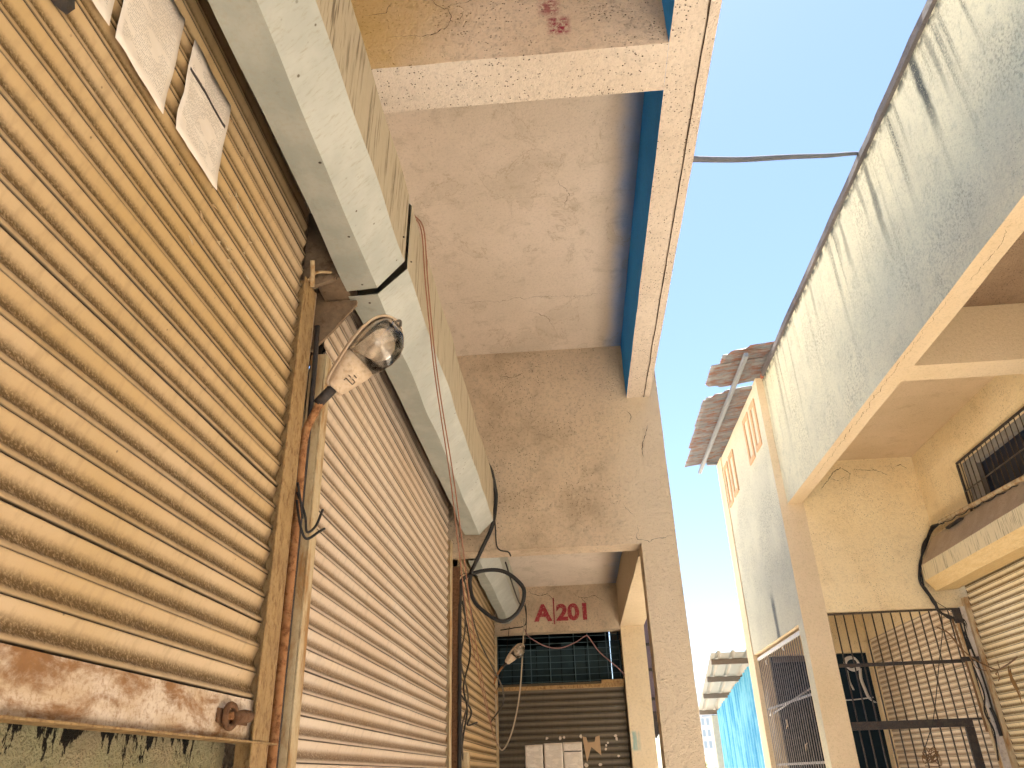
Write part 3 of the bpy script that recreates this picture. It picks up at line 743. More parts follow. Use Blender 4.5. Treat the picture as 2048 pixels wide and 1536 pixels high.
h2 = hood_left(S2, 2.690, 6.40, [(-0.862, 1.868), (-0.742, 1.862), (-0.617, 1.985), (-0.606, 2.34), (-0.80, 2.55), (-1.15, 2.60)])
screws(h2, [(-0.79, 2.75, 1.862), (-0.612, 2.74, 2.06)])
# shutter 3 behind the lintel
S3 = thing('rolling_shutter', 'beige closed shutter behind the lintel, hung with loose wires and cable loops', 'rolling shutter', (-1.0, 8.5, 0), 'shop shutters of the arcade')
curtain(S3, (-1.0, 6.86), PI/2, 10.22-6.86, 0.04, 1.95+E, M['slat_L1'], 3)
box('bottom_rail', (-1.02, -0.985), (6.86, 10.22), (0.001, 0.04), M['rail_rust'], S3)
guide_left(S3, 6.80, 6.87, 0, 1.70+E, M['rust_dark'], proud=0.03)
guide_left(S3, 10.20, 10.27, 0, 1.62+E, M['guide_pale'], proud=0.03)
hood_left(S3, 6.90, 10.22, [(-0.90, 1.775), (-0.80, 1.775), (-0.66, 1.90), (-0.65, 2.15), (-0.85, 2.23), (-1.15, 2.24)], mat=[M['hood'], M['hood'], M['hood_mid']])
# shutter across the end of the arcade
S4 = thing('rolling_shutter', 'dark grey-brown shutter across the arcade end under the number lintel', 'rolling shutter', (-0.2, 10.5, 0))
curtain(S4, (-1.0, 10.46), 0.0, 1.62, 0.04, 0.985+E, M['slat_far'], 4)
box('bottom_rail', (-1.0, 0.62), (10.44, 10.475), (0.001, 0.04), M['dark_iron'], S4)
box('top_cover', (-0.99, 0.62), (10.40, 10.50), (0.975+E, 1.02+E), M['guide'], S4)
box('top_cover_end', (0.34, 0.62), (10.39, 10.49), (1.022+E, 1.065+E), M['guide'], S4)
# fanlight mesh over that shutter
G4 = thing('fanlight_grille', 'dark teal wire mesh over the end shutter, sheets stacked behind it', 'grille', (-0.2, 10.47, E+1.0))
for i in range(8):
    z_ = 1.075+i*0.078
    tube('wire', [(-1.0, 10.47, z_+E), (0.0, 10.47, z_+E-0.004), (0.66, 10.47, z_+E)], 0.0045, M['mesh_iron'], G4, 5)
for x_ in (-0.98, -0.55, -0.30, 0.02, 0.20, 0.44, 0.60):
    tube('upright', [(x_, 10.478, 1.02+E), (x_, 10.478, 1.655+E)], 0.007, M['mesh_iron'], G4, 5, False)
for i in range(10):
    x_ = -0.98+i*0.165
    hgt = 1.55+0.12*mnoise.noise(Vector((i*3.3, 0, 0)))
    o = gbox('stacked_sheet', (x_, x_+0.15), (10.75+0.02*(i % 3), 10.77+0.02*(i % 3)), (1.0+E, hgt+E), M['teal_sheet'], G4, 0.2, 0.003)

# ------------------------------------------------------------------ pipes at the pier and the lamp with its arm
PC = thing('conduit_pipes', 'thin rusty conduits climbing the pier between the first two shutters', 'pipes', (-0.98, 2.66, 0))
tube('conduit', [(-0.985, 2.69, 0), (-0.985, 2.69, 1.2+E), (-0.99, 2.685, 1.72+E)], 0.011, M['dark_iron'], PC, 8)
tube('conduit', [(-0.995, 2.62, 0.7+E), (-0.992, 2.625, 1.2+E), (-0.995, 2.62, 1.75+E)], 0.007, M['bar_iron'], PC, 6)
LP = thing('wall_lamp', 'dusty street lamp head with clear bowl on a bent rusty arm beside the pier', 'lamp', (-0.985, 2.66, E), 'bulb lamps on arms')
def lamp(root, neck, axis, down, Lh, arm_pts, arm_r, sub=True):
    a = Vector(axis).normalized(); d = (Vector(down)-a*Vector(down).dot(a)).normalized(); s = a.cross(d)
    nk = Vector(neck)
    def P(u, v, w_): return nk+a*u*Lh+s*v*Lh*0.92+d*w_*Lh
    # housing: shallow shell, outline half-widths along the axis
    outline = [(0.0, 0.095), (0.04, 0.135), (0.14, 0.170), (0.30, 0.215), (0.50, 0.262), (0.68, 0.280), (0.84, 0.255), (0.94, 0.180), (1.0, 0.05)]
    def shell(depth, sgn, pw, u0=0.0):
        vs, fs = [], []
        K = 14
        for (u, hw) in outline:
            for k in range(K+1):
                th = PI*k/K
                vs.append(P(u, -hw*math.cos(th), sgn*depth(u)*math.sin(th)**pw))
        for i in range(len(outline)-1):
            for k in range(K):
                q = (i*(K+1)+k, i*(K+1)+k+1, (i+1)*(K+1)+k+1, (i+1)*(K+1)+k)
                fs.append(q)
        return vs, fs
    vs, fs = shell(lambda u: 0.10+0.07*math.sin(PI*min(1, u*1.0)), -1, 0.7)
    pyd('housing', vs, fs, M['lamp_body'], root, True)
    # rim
    rim = [P(u, -hw, 0) for u, hw in outline]+[P(u, hw, 0) for u, hw in outline[::-1]]
    rim.append(rim[0])
    vs, fs = tube_data(spline(rim, 3), 0.014*Lh*1.2, 6)
    pyd('rim', vs, fs, M['lamp_body'], root, True)
    # gear tray cover: near half, opaque, slightly domed
    vs, fs = [], []
    near = [(0.0, 0.09), (0.04, 0.13), (0.14, 0.165), (0.28, 0.205), (0.40, 0.235)]
    K = 10
    for (u, hw) in near:
        for k in range(K+1):
            th = PI*k/K
            vs.append(P(u, -hw*math.cos(th), 0.005+(0.07+0.06*min(1, u*4))*math.sin(th)**0.6))
    for i in range(len(near)-1):
        for k in range(K): fs.append((i*(K+1)+k, i*(K+1)+k+1, (i+1)*(K+1)+k+1, (i+1)*(K+1)+k))
    fs.append(tuple(range(K+1)))
    base_ = (len(near)-1)*(K+1)
    fs.append(tuple(base_+k for k in range(K+1)))
    cov = pyd('gear_cover', vs, fs, M['lamp_body'], root, True)
    # reflector pan inside
    vs, fs = [], []
    pan = [(0.41, 0.23), (0.55, 0.255), (0.70, 0.265), (0.85, 0.235), (0.95, 0.13)]
    for (u, hw) in pan:
        for k in range(K+1):
            th = PI*k/K
            vs.append(P(u, -hw*math.cos(th)*0.97, -0.06*math.sin(th)))
    for i in range(len(pan)-1):
        for k in range(K): fs.append((i*(K+1)+k, i*(K+1)+k+1, (i+1)*(K+1)+k+1, (i+1)*(K+1)+k))
    pyd('reflector', vs, fs, M['lamp_reflector'], root, True)
    # bulb and bowl
    bm = bmesh.new(); bmesh.ops.create_uvsphere(bm, u_segments=14, v_segments=10, radius=1)
    rot = Matrix((a, s, d)).transposed().to_4x4()
    bmesh.ops.transform(bm, verts=bm.verts, matrix=Matrix.Translation(P(0.58, 0, 0.05)) @ rot @ Matrix.Diagonal((0.13*Lh, 0.062*Lh, 0.062*Lh, 1)))
    me = bpy.data.meshes.new('bulb'); bm.to_mesh(me); bm.free()
    link_mesh('bulb', me, M['lamp_reflector'], root, True)
    vs, fs = [], []
    bowl = [(0.38, 0.235, 0.01), (0.41, 0.240, 0.14), (0.48, 0.252, 0.25), (0.60, 0.265, 0.315), (0.72, 0.265, 0.315), (0.83, 0.240, 0.26), (0.92, 0.18, 0.17), (0.975, 0.10, 0.07)]
    K = 16
    for (u, hw, dp) in bowl:
        for k in range(K+1):
            th = PI*k/K
            vs.append(P(u, -hw*math.cos(th), 0.006+dp*math.sin(th)**0.85))
    for i in range(len(bowl)-1):
        for k in range(K): fs.append((i*(K+1)+k, i*(K+1)+k+1, (i+1)*(K+1)+k+1, (i+1)*(K+1)+k))
    bo = pyd('glass_bowl', vs, fs, M['bowl'], root, True)
    m_ = bo.modifiers.new('wall', 'SOLIDIFY'); m_.thickness = 0.0025
    # collar and arm
    tube('collar', [nk-a*0.085, nk+a*0.01], 0.021 if Lh > 0.3 else 0.016, M['dark_iron'], root, 10, False)
    if sub:
        # hole and raised mark on the gear cover
        for (u0, v0, u1, v1) in ((0.16, -0.06, 0.16, 0.06), (0.16, 0.06, 0.20, 0.06), (0.20, 0.06, 0.20, 0.01), (0.20, -0.02, 0.20, -0.06), (0.24, -0.01, 0.24, 0.04), (0.16, -0.06, 0.13, -0.06)):
            q0 = P(u0, v0, 0.137); q1 = P(u1, v1, 0.137)
            tube('cover_mark', [q0, q1], 0.002, M['bar_iron'], cov, 4, False)
        tube('catch', [P(0.97, -0.04, 0.0), P(1.03, 0.0, 0.02), P(0.99, 0.05, 0.03)], 0.006, M['bar_iron'], root, 6)
    tube('arm', arm_pts+[tuple(nk-a*0.06)], arm_r, M['rust_pipe'], root, 10)
AX = Vector((0.66, -0.05, 0.72)).normalized()
lamp(LP, (-0.872, 2.60, 1.372+E), AX, (0.70, -0.50, -0.62), 0.37, [(-0.985, 2.66, 0), (-0.985, 2.66, 0.6+E), (-0.983, 2.65, 0.95+E), (-0.972, 2.62, 1.18+E), (-0.935, 2.605, 1.275+E)], 0.0155)
# brackets under the hood joint, at the head of the pier
BR = thing('shutter_bracket', 'dark folded iron bracket between the two hoods above the pier', 'bracket', (-1.0, 2.6, 1.7+E))
pyd('side_plate', [U(q) for q in ((-1.02, 2.53, 1.80), (-0.89, 2.55, 1.86), (-0.83, 2.56, 1.99), (-0.86, 2.56, 2.2), (-1.02, 2.53, 2.2), (-1.02, 2.55, 1.80), (-0.89, 2.57, 1.86), (-0.83, 2.58, 1.99), (-0.86, 2.58, 2.2), (-1.02, 2.55, 2.2))],
    [(4, 3, 2, 1, 0), (5, 6, 7, 8, 9), (0, 1, 6, 5), (1, 2, 7, 6), (2, 3, 8, 7), (3, 4, 9, 8), (4, 0, 5, 9)], M['brk'], BR)
pyd('side_plate', [U(q) for q in ((-1.02, 2.72, 1.62), (-0.93, 2.72, 1.72), (-0.84, 2.72, 1.84), (-0.84, 2.72, 2.1), (-1.02, 2.72, 2.1), (-1.02, 2.735, 1.62), (-0.93, 2.735, 1.72), (-0.84, 2.735, 1.84), (-0.84, 2.735, 2.1), (-1.02, 2.735, 2.1))],
    [(4, 3, 2, 1, 0), (5, 6, 7, 8, 9), (0, 1, 6, 5), (1, 2, 7, 6), (2, 3, 8, 7), (3, 4, 9, 8), (4, 0, 5, 9)], M['brk'], BR)
box('lug', (-0.98, -0.86), (2.56, 2.73), (1.865+E, 1.885+E), M['brk'], BR)
tube('lip', [U((-0.965, 2.47, 1.80)), U((-0.95, 2.50, 1.86)), U((-0.90, 2.54, 1.885))], 0.007, M['guide_pale'], BR, 6)
tube('guide_flare', [U((-0.955, 2.485, 1.78)), U((-0.95, 2.46, 1.83)), U((-0.945, 2.43, 1.87))], 0.010, M['guide_pale'], BR, 6)
# frayed wire ends at the pier
for k, pts in enumerate(([(-0.97, 2.60, 0.95), (-0.93, 2.59, 0.86), (-0.92, 2.60, 0.80), (-0.90, 2.63, 0.83), (-0.89, 2.66, 0.90)],
                         [(-0.97, 2.60, 0.92), (-0.94, 2.58, 0.82), (-0.92, 2.60, 0.775), (-0.89, 2.64, 0.81), (-0.88, 2.67, 0.83)],
                         [(-0.965, 2.58, 0.98), (-0.94, 2.56, 0.90), (-0.93, 2.57, 0.84)])):
    if k == 0: FW = thing('frayed_wires', 'frayed black wire ends sticking out of the rusty pier', 'wires', U((-0.97, 2.6, 0.8)))
    tube('wire', [U(q) for q in pts], 0.005, M['black_rubber'], FW, 6)

# ------------------------------------------------------------------ notices
def sheet(name, label, mat, corners, nrm, curl, group=None, cat='notice'):
    """paper with slight waves; corners bl, br, tr, tl in world"""
    bl, br, tr, tl = [Vector(c) for c in corners]; nrm = Vector(nrm)
    n = 10; vs, fs, uvs = [], [], []
    sd_ = R.uniform(0, 40)
    for j in range(n+1):
        for i in range(n+1):
            u, v = i/n, j/n
            q = bl.lerp(br, u).lerp(tl.lerp(tr, u), v)
            lift = curl*(0.5+0.5*mnoise.noise(Vector((u*2.5+sd_, v*3.5, 0))))+0.6*curl*(max(0, 0.12-v)*8+max(0, u-0.9)*4)
            e_ = 0.004*mnoise.noise(Vector((u*6+sd_, v*6, 5)))
            vs.append(q+nrm*lift+(br-bl).normalized()*e_+(tl-bl).normalized()*e_*0.7); uvs.append((u, v))
    for j in range(n):
        for i in range(n): fs.append((j*(n+1)+i, j*(n+1)+i+1, (j+1)*(n+1)+i+1, (j+1)*(n+1)+i))
    me = bpy.data.meshes.new(name); me.from_pydata([tuple(v) for v in vs], [], fs)
    ul = me.uv_layers.new(name='UVMap')
    for lp in me.loops: ul.data[lp.index].uv = uvs[lp.vertex_index]
    o = link_mesh(name, me, mat, None, True)
    m_ = o.modifiers.new('t', 'SOLIDIFY'); m_.thickness = 0.0006; m_.offset = 1
    return tag(o, label, cat, group)
XN = -0.983
def nS1(y0, y1, z0, z1, mat, label, sk=0.0):
    return sheet('notice', label, mat, [(XN, y0, z0+E), (XN, y1, z0+E+sk), (XN, y1, z1+E+sk), (XN, y0, z1+E)], (1, 0, 0), 0.010, 'notices glued on the near tan shutter')
nS1(0.872, 1.105, 1.558, 1.93, M['paper_c'], 'blank-looking white sheet on the tan shutter, farthest from the lamp')
nS1(1.134, 1.366, 1.556, 1.925, M['paper_a'], 'white sheet printed in small type on the tan shutter, middle of the row of notices')
nS1(1.430, 1.680, 1.572, 1.922, M['paper_b'], 'white printed sheet with a thick black bar on the tan shutter', 0.004)
# remains of a torn poster: glue scabs
for k in range(26):
    yy = R.uniform(1.60, 2.02); zz_ = R.uniform(1.30, 1.92)
    if k == 0: GS = thing('glue_scabs', 'flaky glue remains below the notice with the black bar', 'glue remains', U((XN, 1.8, 1.6)))
    a = [(XN+0.003, yy+R.uniform(-1, 1)*0.022, zz_+E+R.uniform(-1, 1)*0.012) for _ in range(5)]
    c = Vector((XN+0.005, yy, zz_+E))
    a.sort(key=lambda q: math.atan2(q[2]-c.z, q[1]-c.y))
    pyd('scab', a+[tuple(c)], [(i, (i+1) % 5, 5) for i in range(5)], M['guide_pale'], GS)
# dark mould blob near the upper corner
tag(pyd('dark_stain_lump', [(XN+0.004*math.sin(i), 0.965+0.045*math.cos(i*0.7)*R.uniform(0.8, 1.2), 1.50+E+0.065*math.sin(i*0.7)*R.uniform(0.8, 1.2)) for i in range(9)]+[(XN+0.012, 0.965, 1.50+E)], [(i, (i+1) % 9, 9) for i in range(9)], M['dark_iron']),
    'dark tar blot on the tan shutter beside the blank white sheet', 'stain')
# far notices
YF = 10.440
def nS4(x0, x1, z0, z1, mat, label):
    return sheet('notice', label, mat, [(x0, YF, z0+E), (x1, YF, z0+E), (x1, YF, z1+E), (x0, YF, z1+E)], (0, -1, 0), 0.006, 'notices on the end shutter')
nS4(-0.665, -0.445, 0.02, 0.345, M['paper_c'], 'plain pale sheet on the dark end shutter beside the white rope')
nS4(-0.430, -0.200, 0.02, 0.357, M['paper_a'], 'pale sheet of small print on the dark end shutter, between two others')
nS4(-0.193, 0.040, 0.02, 0.360, M['paper_b'], 'pale sheet with a printed bar on the dark end shutter beside torn cardboard')
def scrap(name, label, cat, pts, y, mat, group=None):
    vs = [(x, y, z+E) for x, z in pts]+[(x, y+0.004, z+E) for x, z in pts]
    n = len(pts)
    fs = [tuple(range(n)), tuple(range(n, 2*n))[::-1]]+[(i, n+i, n+(i+1) % n, (i+1) % n) for i in range(n)]
    return tag(pyd(name, vs, fs, mat), label, cat, group)
scrap('torn_cardboard', 'torn brown cardboard shaped like a bow on the end shutter', 'cardboard', [(0.055, 0.42), (0.10, 0.41), (0.115, 0.35), (0.20, 0.355), (0.215, 0.41), (0.265, 0.425), (0.27, 0.20), (0.19, 0.27), (0.155, 0.30), (0.09, 0.13), (0.07, 0.28)], YF-0.006, M['card'])
for x_, z_ in ((-0.39, 0.415), (-0.22, 0.41), (-0.17, 0.415), (0.035, 0.42), (0.46, 0.415), (0.47, 0.38), (0.34, 0.31), (0.33, 0.27), (0.36, 0.34), (0.25, 0.10), (0.08, 0.10), (0.48, 0.19)):
    r_ = R.uniform(0.014, 0.026)
    scrap('paper_scrap', 'small torn scrap of pale paper stuck to the dark end shutter', 'paper scrap', [(x_+r_*math.cos(a)*R.uniform(0.6, 1.3), z_+r_*math.sin(a)*R.uniform(0.6, 1.3)) for a in [i*PI/3 for i in range(6)]], YF-0.004, M['tape'], 'paper scraps on the end shutter')
# paper scraps low on shutter 2
sheet('notice', 'crumpled white paper strip low on the pale beige shutter', M['paper_c'], [(XN, 4.05, -0.10+E), (XN, 4.55, -0.10+E), (XN, 4.50, 0.045+E), (XN, 4.08, 0.055+E)], (1, 0, 0), 0.012)

# ------------------------------------------------------------------ loose cables of the arcade
tag(tube('black_cable', [U(q) for q in ((-0.70, 5.95, 2.42), (-0.625, 6.25, 2.42), (-0.600, 6.42, 2.30), (-0.594, 6.45, 2.185), (-0.629, 6.45, 1.959), (-0.72, 6.45, 1.76), (-0.80, 6.50, 1.62), (-0.862, 6.80, 1.64), (-0.886, 6.9, 1.55), (-0.842, 6.9, 1.393), (-0.688, 6.9, 1.256), (-0.578, 6.9, 1.222), (-0.465, 6.9, 1.29), (-0.403, 6.9, 1.417), (-0.421, 6.9, 1.528), (-0.567, 6.88, 1.648), (-0.749, 6.86, 1.665), (-0.93, 6.84, 1.60), (-0.965, 6.82, 1.45), (-0.965, 6.80, 0.9), (-0.965, 6.80, 0))], 0.0175, M['black_rubber'], None, 10),
    'thick black cable hanging in one open loop under the deep lintel', 'cable')
tag(tube('black_cable', [U(q) for q in ((-0.64, 6.38, 2.05), (-0.61, 6.46, 2.0), (-0.60, 6.475, 1.80), (-0.57, 6.47, 1.74), (-0.50, 6.47, 1.72), (-0.48, 6.50, 1.69))], 0.0065, M['black_rubber'], None, 6),
    'thin black wire tail hooked over the lower edge of the deep lintel', 'cable')
BW = thing('brown_wire_pair', 'two slack brown wires slanting down from the hood past the shutters', 'wires', U((-0.6, 3.0, 2.1)))
for dx in (0.0, 0.012):
    tube('wire', [U((-0.640+dx, 2.84, 2.41)), U((-0.598+dx, 2.88, 2.345)), U((-0.597+dx, 3.015, 2.123)), U((-0.60+dx, 3.332, 1.798)), U((-0.60+dx*1.5, 3.844, 1.45)), U((-0.60+dx*2, 4.20, 1.13)), U((-0.62+dx*2, 4.80, 0.80)), U((-0.72+dx, 6.6, 0.50)), U((-0.86, 8.6, 0.37)), U((-0.93, 9.7, 0.33))], 0.0035, M['brown_wire'], BW, 6)
tag(tube('white_rope', [U(q) for q in ((-0.594, 10.02, 1.80), (-0.618, 10.0, 1.468), (-0.673, 10.0, 0.943), (-0.745, 10.0, 0.608), (-0.824, 10.0, 0.392), (-0.904, 10.0, 0.287), (-0.955, 10.0, 0.34), (-0.965, 9.95, 0.42), (-0.965, 9.9, 0.9))], 0.009, M['twine'], None, 6),
    'pale rope hanging in a long U in front of the end shutter', 'rope')
tag(tube('pink_wire', [U(q) for q in ((-0.600, 10.25, 1.70), (-0.585, 10.2, 1.65), (-0.536, 10.2, 1.586), (-0.349, 10.2, 1.474), (-0.159, 10.2, 1.442), (0.036, 10.2, 1.501), (0.16, 10.2, 1.57), (0.201, 10.2, 1.574), (0.26, 10.2, 1.49), (0.343, 10.2, 1.367), (0.547, 10.2, 1.18), (0.63, 10.28, 1.10))], 0.0075, M['pink_wire'], None, 6),
    'pinkish wire swagged across the mesh above the end shutter', 'wire')
TW = thing('tangled_wires', 'tangle of thin dark wires strung along the post between the second and third shutter', 'wires', U((-0.97, 6.8, 0.0)))
for k, pts in enumerate(([(-0.95, 6.82, 1.55), (-0.93, 6.9, 1.2), (-0.955, 6.8, 0.9), (-0.90, 6.85, 0.6), (-0.95, 6.82, 0.35), (-0.93, 6.85, 0.0)],
                         [(-0.95, 6.84, 1.40), (-0.90, 7.0, 1.0), (-0.94, 6.86, 0.7), (-0.91, 6.86, 0.5), (-0.95, 6.84, 0.2), (-0.94, 6.83, -0.5)],
                         [(-0.94, 6.86, 1.62), (-0.86, 7.3, 1.15), (-0.70, 8.0, 0.72), (-0.90, 8.6, 0.5)],
                         [(-0.96, 6.75, 1.60), (-0.90, 6.78, 1.63), (-0.80, 6.8, 1.60)],
                         [(-0.95, 6.8, 0.62), (-0.88, 6.9, 0.5), (-0.92, 6.95, 0.40), (-0.85, 7.05, 0.42)],
                         [(-0.56, 6.9, 1.74), (-0.53, 7.4, 1.62), (-0.55, 8.6, 1.7), (-0.58, 10.1, 1.95), (-0.59, 10.2, 1.75), (-0.75, 10.24, 1.72), (-0.92, 10.24, 1.70)],
                         [(-0.80, 10.2, 1.73), (-0.83, 10.1, 1.45), (-0.90, 10.05, 1.1), (-0.96, 10.0, 0.95)],
                         [(-0.585, 10.22, 2.02), (-0.57, 10.2, 1.9), (-0.585, 10.2, 1.65), (-0.60, 10.1, 1.5)])):
    tube('wire', [U(q) for q in pts], R.choice((0.004, 0.006, 0.008)), R.choice((M['black_rubber'], M['black_rubber'], M['bar_iron'])), TW, 6)
box('junction_box', (-0.985, -0.90), (6.83, 6.97), (-0.5+E, 0.19+E), M['guide_pale'], TW, 0.004)
LP2 = thing('wall_lamp', 'smaller dusty lamp head on an arm before the teal mesh', 'lamp', U((-1.0, 10.0, 1.1)), 'bulb lamps on arms')
lamp(LP2, U((-0.83, 10.0, 1.265)), (0.66, -0.1, 0.62), (0.6, -0.6, -0.6), 0.30, [U((-1.0, 10.0, 1.02)), U((-0.95, 10.0, 1.13)), U((-0.90, 10.0, 1.2))], 0.014, False)

# ------------------------------------------------------------------ right-hand building
RB = thing('facing_building', 'cream plastered building with streaked parapet fascia, deep soffit and terracotta relief frames', 'building', (3.0, 6.0, 0))
XF = 2.98; YE = 10.05; ZT = 5.0+E
fas = gbox('parapet_fascia', (XF, 3.17), (-5.3, YE), (ZB, ZT), M['fascia_R'], RB, 0.16, 0.004, {'z0': M['pil_R']})
cop = gbox('coping', (2.945, 3.22), (-5.3, YE-0.12), (ZT, ZT+0.075), M['coping'], RB, 0.09, 0.008)
for k in range(4):
    box('brick', (2.95, 3.16), (YE-0.115+k*0.022, YE-0.098+k*0.022), (ZT+0.002, ZT+0.05+0.01*(k % 2)), M['brick_red'], RB, 0.002)
gbox('ceiling_slab', (3.17, 5.2), (6.5, YE), (ZC, ZC+0.14), M['ceil_R'], RB, 0.2)
gbox('ceiling_slab', (3.17, 5.2), (-5.3, 6.2), (ZC, ZC+0.14), M['ceil_dark'], RB, 0.2)
gbox('cross_beam', (3.17, 4.74), (6.2, 6.5), (ZB, ZC+0.14), M['pil_R'], RB, 0.12)
gbox('cross_beam', (3.17, 4.74), (2.4, 2.7), (ZB, ZC), M['ceil_dark'], RB, 0.2)
upper = gbox('back_wall', (4.74, 4.95), (9.0, YE), (2.05+E, ZC), M['cream_R'], RB, 0.14)
gbox('back_wall', (4.74, 4.95), (-5.3, 9.0), (3.19+E, ZC), M['cream_R'], RB, 0.2)
gbox('back_wall', (4.74, 4.95), (-5.3, 9.0), (2.05+E, 2.40+E), M['cream_R'], RB, 0.2)
gbox('back_wall', (4.90, 5.1), (-5.3, 6.5), (0, 2.05+E), M['cream_R'], RB, 0.4)
# cross wall facing the camera, with the gated opening, pier and jamb
cwR = gbox('cross_wall', (3.19, 4.95), (YE, 10.28), (1.712+E, ZC+0.14), M['cream_R'], RB, 0.10, 0.004)
prR = gbox('pier', (2.88, 3.19), (YE, 10.28), (0, ZT+0.03), M['pil_R'], RB, 0.12, 0.003, {'x0': M['decor_R']})
gbox('parapet_end', (3.19, 3.30), (YE, 10.28), (ZC+0.145, ZT), M['fascia_R'], RB, 0.2)
# far bay: relief wall over the barred window
dw = gbox('relief_wall', (2.895, 3.09), (10.28, 13.15), (1.622+E, ZT+0.02), M['decor_R'], RB, 0.14, 0.004, {'z0': M['pil_R']})
gbox('pilaster', (2.878, 3.13), (13.15, 13.56), (0, ZT+0.03), M['pil_R'], RB, 0.14, 0.004)
gbox('jamb', (2.898, 3.09), (10.282, 10.36), (0, 1.62+E), M['pil_R'], RB, 0.12, 0.003)
gbox('ceiling_slab', (3.09, 4.95), (10.28, 13.6), (2.25+E, 2.39+E), M['ceil_R'], RB, 0.3)
gbox('lintel_wall', (3.13, 4.95), (13.6, 13.75), (1.66+E, 2.25+E), M['cream_R'], RB, 0.2)
gbox('pier', (3.13, 3.24), (13.6, 13.75), (0, 1.66+E), M['pil_R'], RB, 0.2)
gbox('back_wall', (4.86, 5.0), (10.28, 13.6), (1.83+E, 2.25+E), M['cream_R'], RB, 0.2)
gbox('jamb', (4.80, 4.95), (13.45, 13.598), (0, 1.80+E), M['cream_R'], RB, 0.2)
gbox('dark_room_wall', (3.33, 6.2), (15.2, 15.3), (0, 2.3+E), M['dark_room'], RB, 1, 0)
gbox('dark_room_wall', (3.28, 3.33), (13.752, 15.3), (0, 2.3+E), M['dark_room'], RB, 1, 0)
gbox('dark_room_wall', (6.0, 6.1), (-5.3, 15.2), (0, 2.3+E), M['dark_room'], RB, 1, 0)
gbox('dark_room_roof', (3.28, 6.2), (13.752, 15.3), (2.3+E, 2.35+E), M['dark_room'], RB, 1, 0)
gbox('upper_roof', (3.3, 6.2), (10.3, 13.6), (4.6+E, 4.7+E), M['ceil_R'], RB, 1, 0)
gbox('pier', (4.88, 5.1), (YE-0.03, 10.30), (0, 1.712+E), M['pil_R'], RB, 0.2)
# relief frames
def frame(y0, y1, z0, z1, wd=0.075):
    o_ = 2.876
    bm = bmesh.new()
    bmbox(bm, (o_, 2.897), (y0, y0+wd), (z0+E, z1+E), 0.003); bmbox(bm, (o_, 2.897), (y1-wd, y1), (z0+E, z1+E), 0.003)
    bmbox(bm, (o_+0.001, 2.897), (y0+wd+0.001, y1-wd-0.001), (z0+E, z0+E+wd), 0.003); bmbox(bm, (o_+0.001, 2.897), (y0+wd+0.001, y1-wd-0.001), (z1+E-wd, z1+E), 0.003)
    me = bpy.data.meshes.new('relief_frame'); bm.to_mesh(me); bm.free()
    return link_mesh('relief_frame', me, M['decor_frame'], dw)
frame(10.36, 10.69, 4.13, 4.86); frame(10.84, 11.20, 4.12, 4.86); frame(12.19, 12.57, 4.07, 4.80); frame(12.70, 13.04, 4.045, 4.785)
# cracks
for pts, wd in (([(3.02, 5.058, 3.128), (3.0, 5.411, 3.128), (3.01, 6.071, 3.128), (3.045, 7.599, 3.128), (3.058, 9.222, 3.128)], 0.008), ([(3.03, 4.2, 3.128), (3.08, 4.5, 3.128), (3.05, 4.9, 3.128)], 0.007)):
    crack(pts, (0, 0, -1), wd, fas)
for pts, wd in (([(3.45, 10.045, 3.30), (3.52, 10.045, 3.37), (3.654, 10.045, 3.532), (3.768, 10.045, 3.597), (3.878, 10.045, 3.497), (3.826, 10.045, 3.414)], 0.018),
                ([(3.62, 10.045, 3.44), (3.72, 10.045, 3.42), (3.80, 10.045, 3.46)], 0.012),
                ([(4.16, 10.045, 3.573), (4.272, 10.045, 3.495), (4.361, 10.045, 3.454)], 0.016), ([(4.0, 10.045, 3.56), (4.09, 10.045, 3.53), (4.2, 10.045, 3.54)], 0.014),
                ([(4.45, 10.045, 3.55), (4.558, 10.045, 3.585), (4.66, 10.045, 3.52)], 0.014)):
    crack(pts, (0, -1, 0), wd, cwR)
# shutters on the right
def hood_right(parent, y0, y1):
    sec = [(4.80, 2.60), (4.64, 2.54), (4.43, 2.205), (4.428, 2.02), (4.525, 1.892), (4.79, 1.905)]
    vs, fs, idx = [], [], []
    n = max(2, int((y1-y0)/0.12)); k = len(sec)
    for i in range(n+1):
        y = y0+(y1-y0)*i/n
        for j, (x, z) in enumerate(sec):
            d = 0.006*mnoise.noise(Vector((x*3, y*2.2, j*5.0)))
            vs.append((x+d, y, z+E+d))
    for i in range(n):
        for j in range(k-1): fs.append((i*k+j, (i+1)*k+j, (i+1)*k+j+1, i*k+j+1)); idx.append((2, 2, 0, 1, 1)[j])
    fs.append(tuple(n*k+j for j in range(k))); idx.append(2)
    o = pyd('hood', vs, fs, [M['hood_R'], M['hood_R2'], M['hood_R3']], parent, False, idx)
    s = o.modifiers.new('thickness', 'SOLIDIFY'); s.thickness = 0.003; s.offset = 0
    return o
S5 = thing('rolling_shutter', 'yellowish closed shutter under the streaked hood of the facing building', 'rolling shutter', (4.87, 8.0, 0))
box('slot_shade_strip', (4.873, 4.90), (YE-0.150, YE-0.126), (0.03, 1.95+E), M['shade_in_slot'], S5, 0)
curtain(S5, (4.87, YE-0.145), -PI/2, 3.35, 0.04, 2.02+E, M['slat_R'], 5)
box('bottom_rail', (4.855, 4.89), (6.6, YE-0.12), (0.001, 0.04), M['rail_rust'], S5)
box('guide_rail', (4.825, 4.885), (YE-0.125, YE-0.035), (0, 1.80+E), M['guide_pale'], S5, 0.004)
hood_right(S5, -1.0, YE-0.11)
S6 = thing('rolling_shutter', 'beige closed shutter standing behind the iron bar gate', 'rolling shutter', (4.87, 12.0, 0))
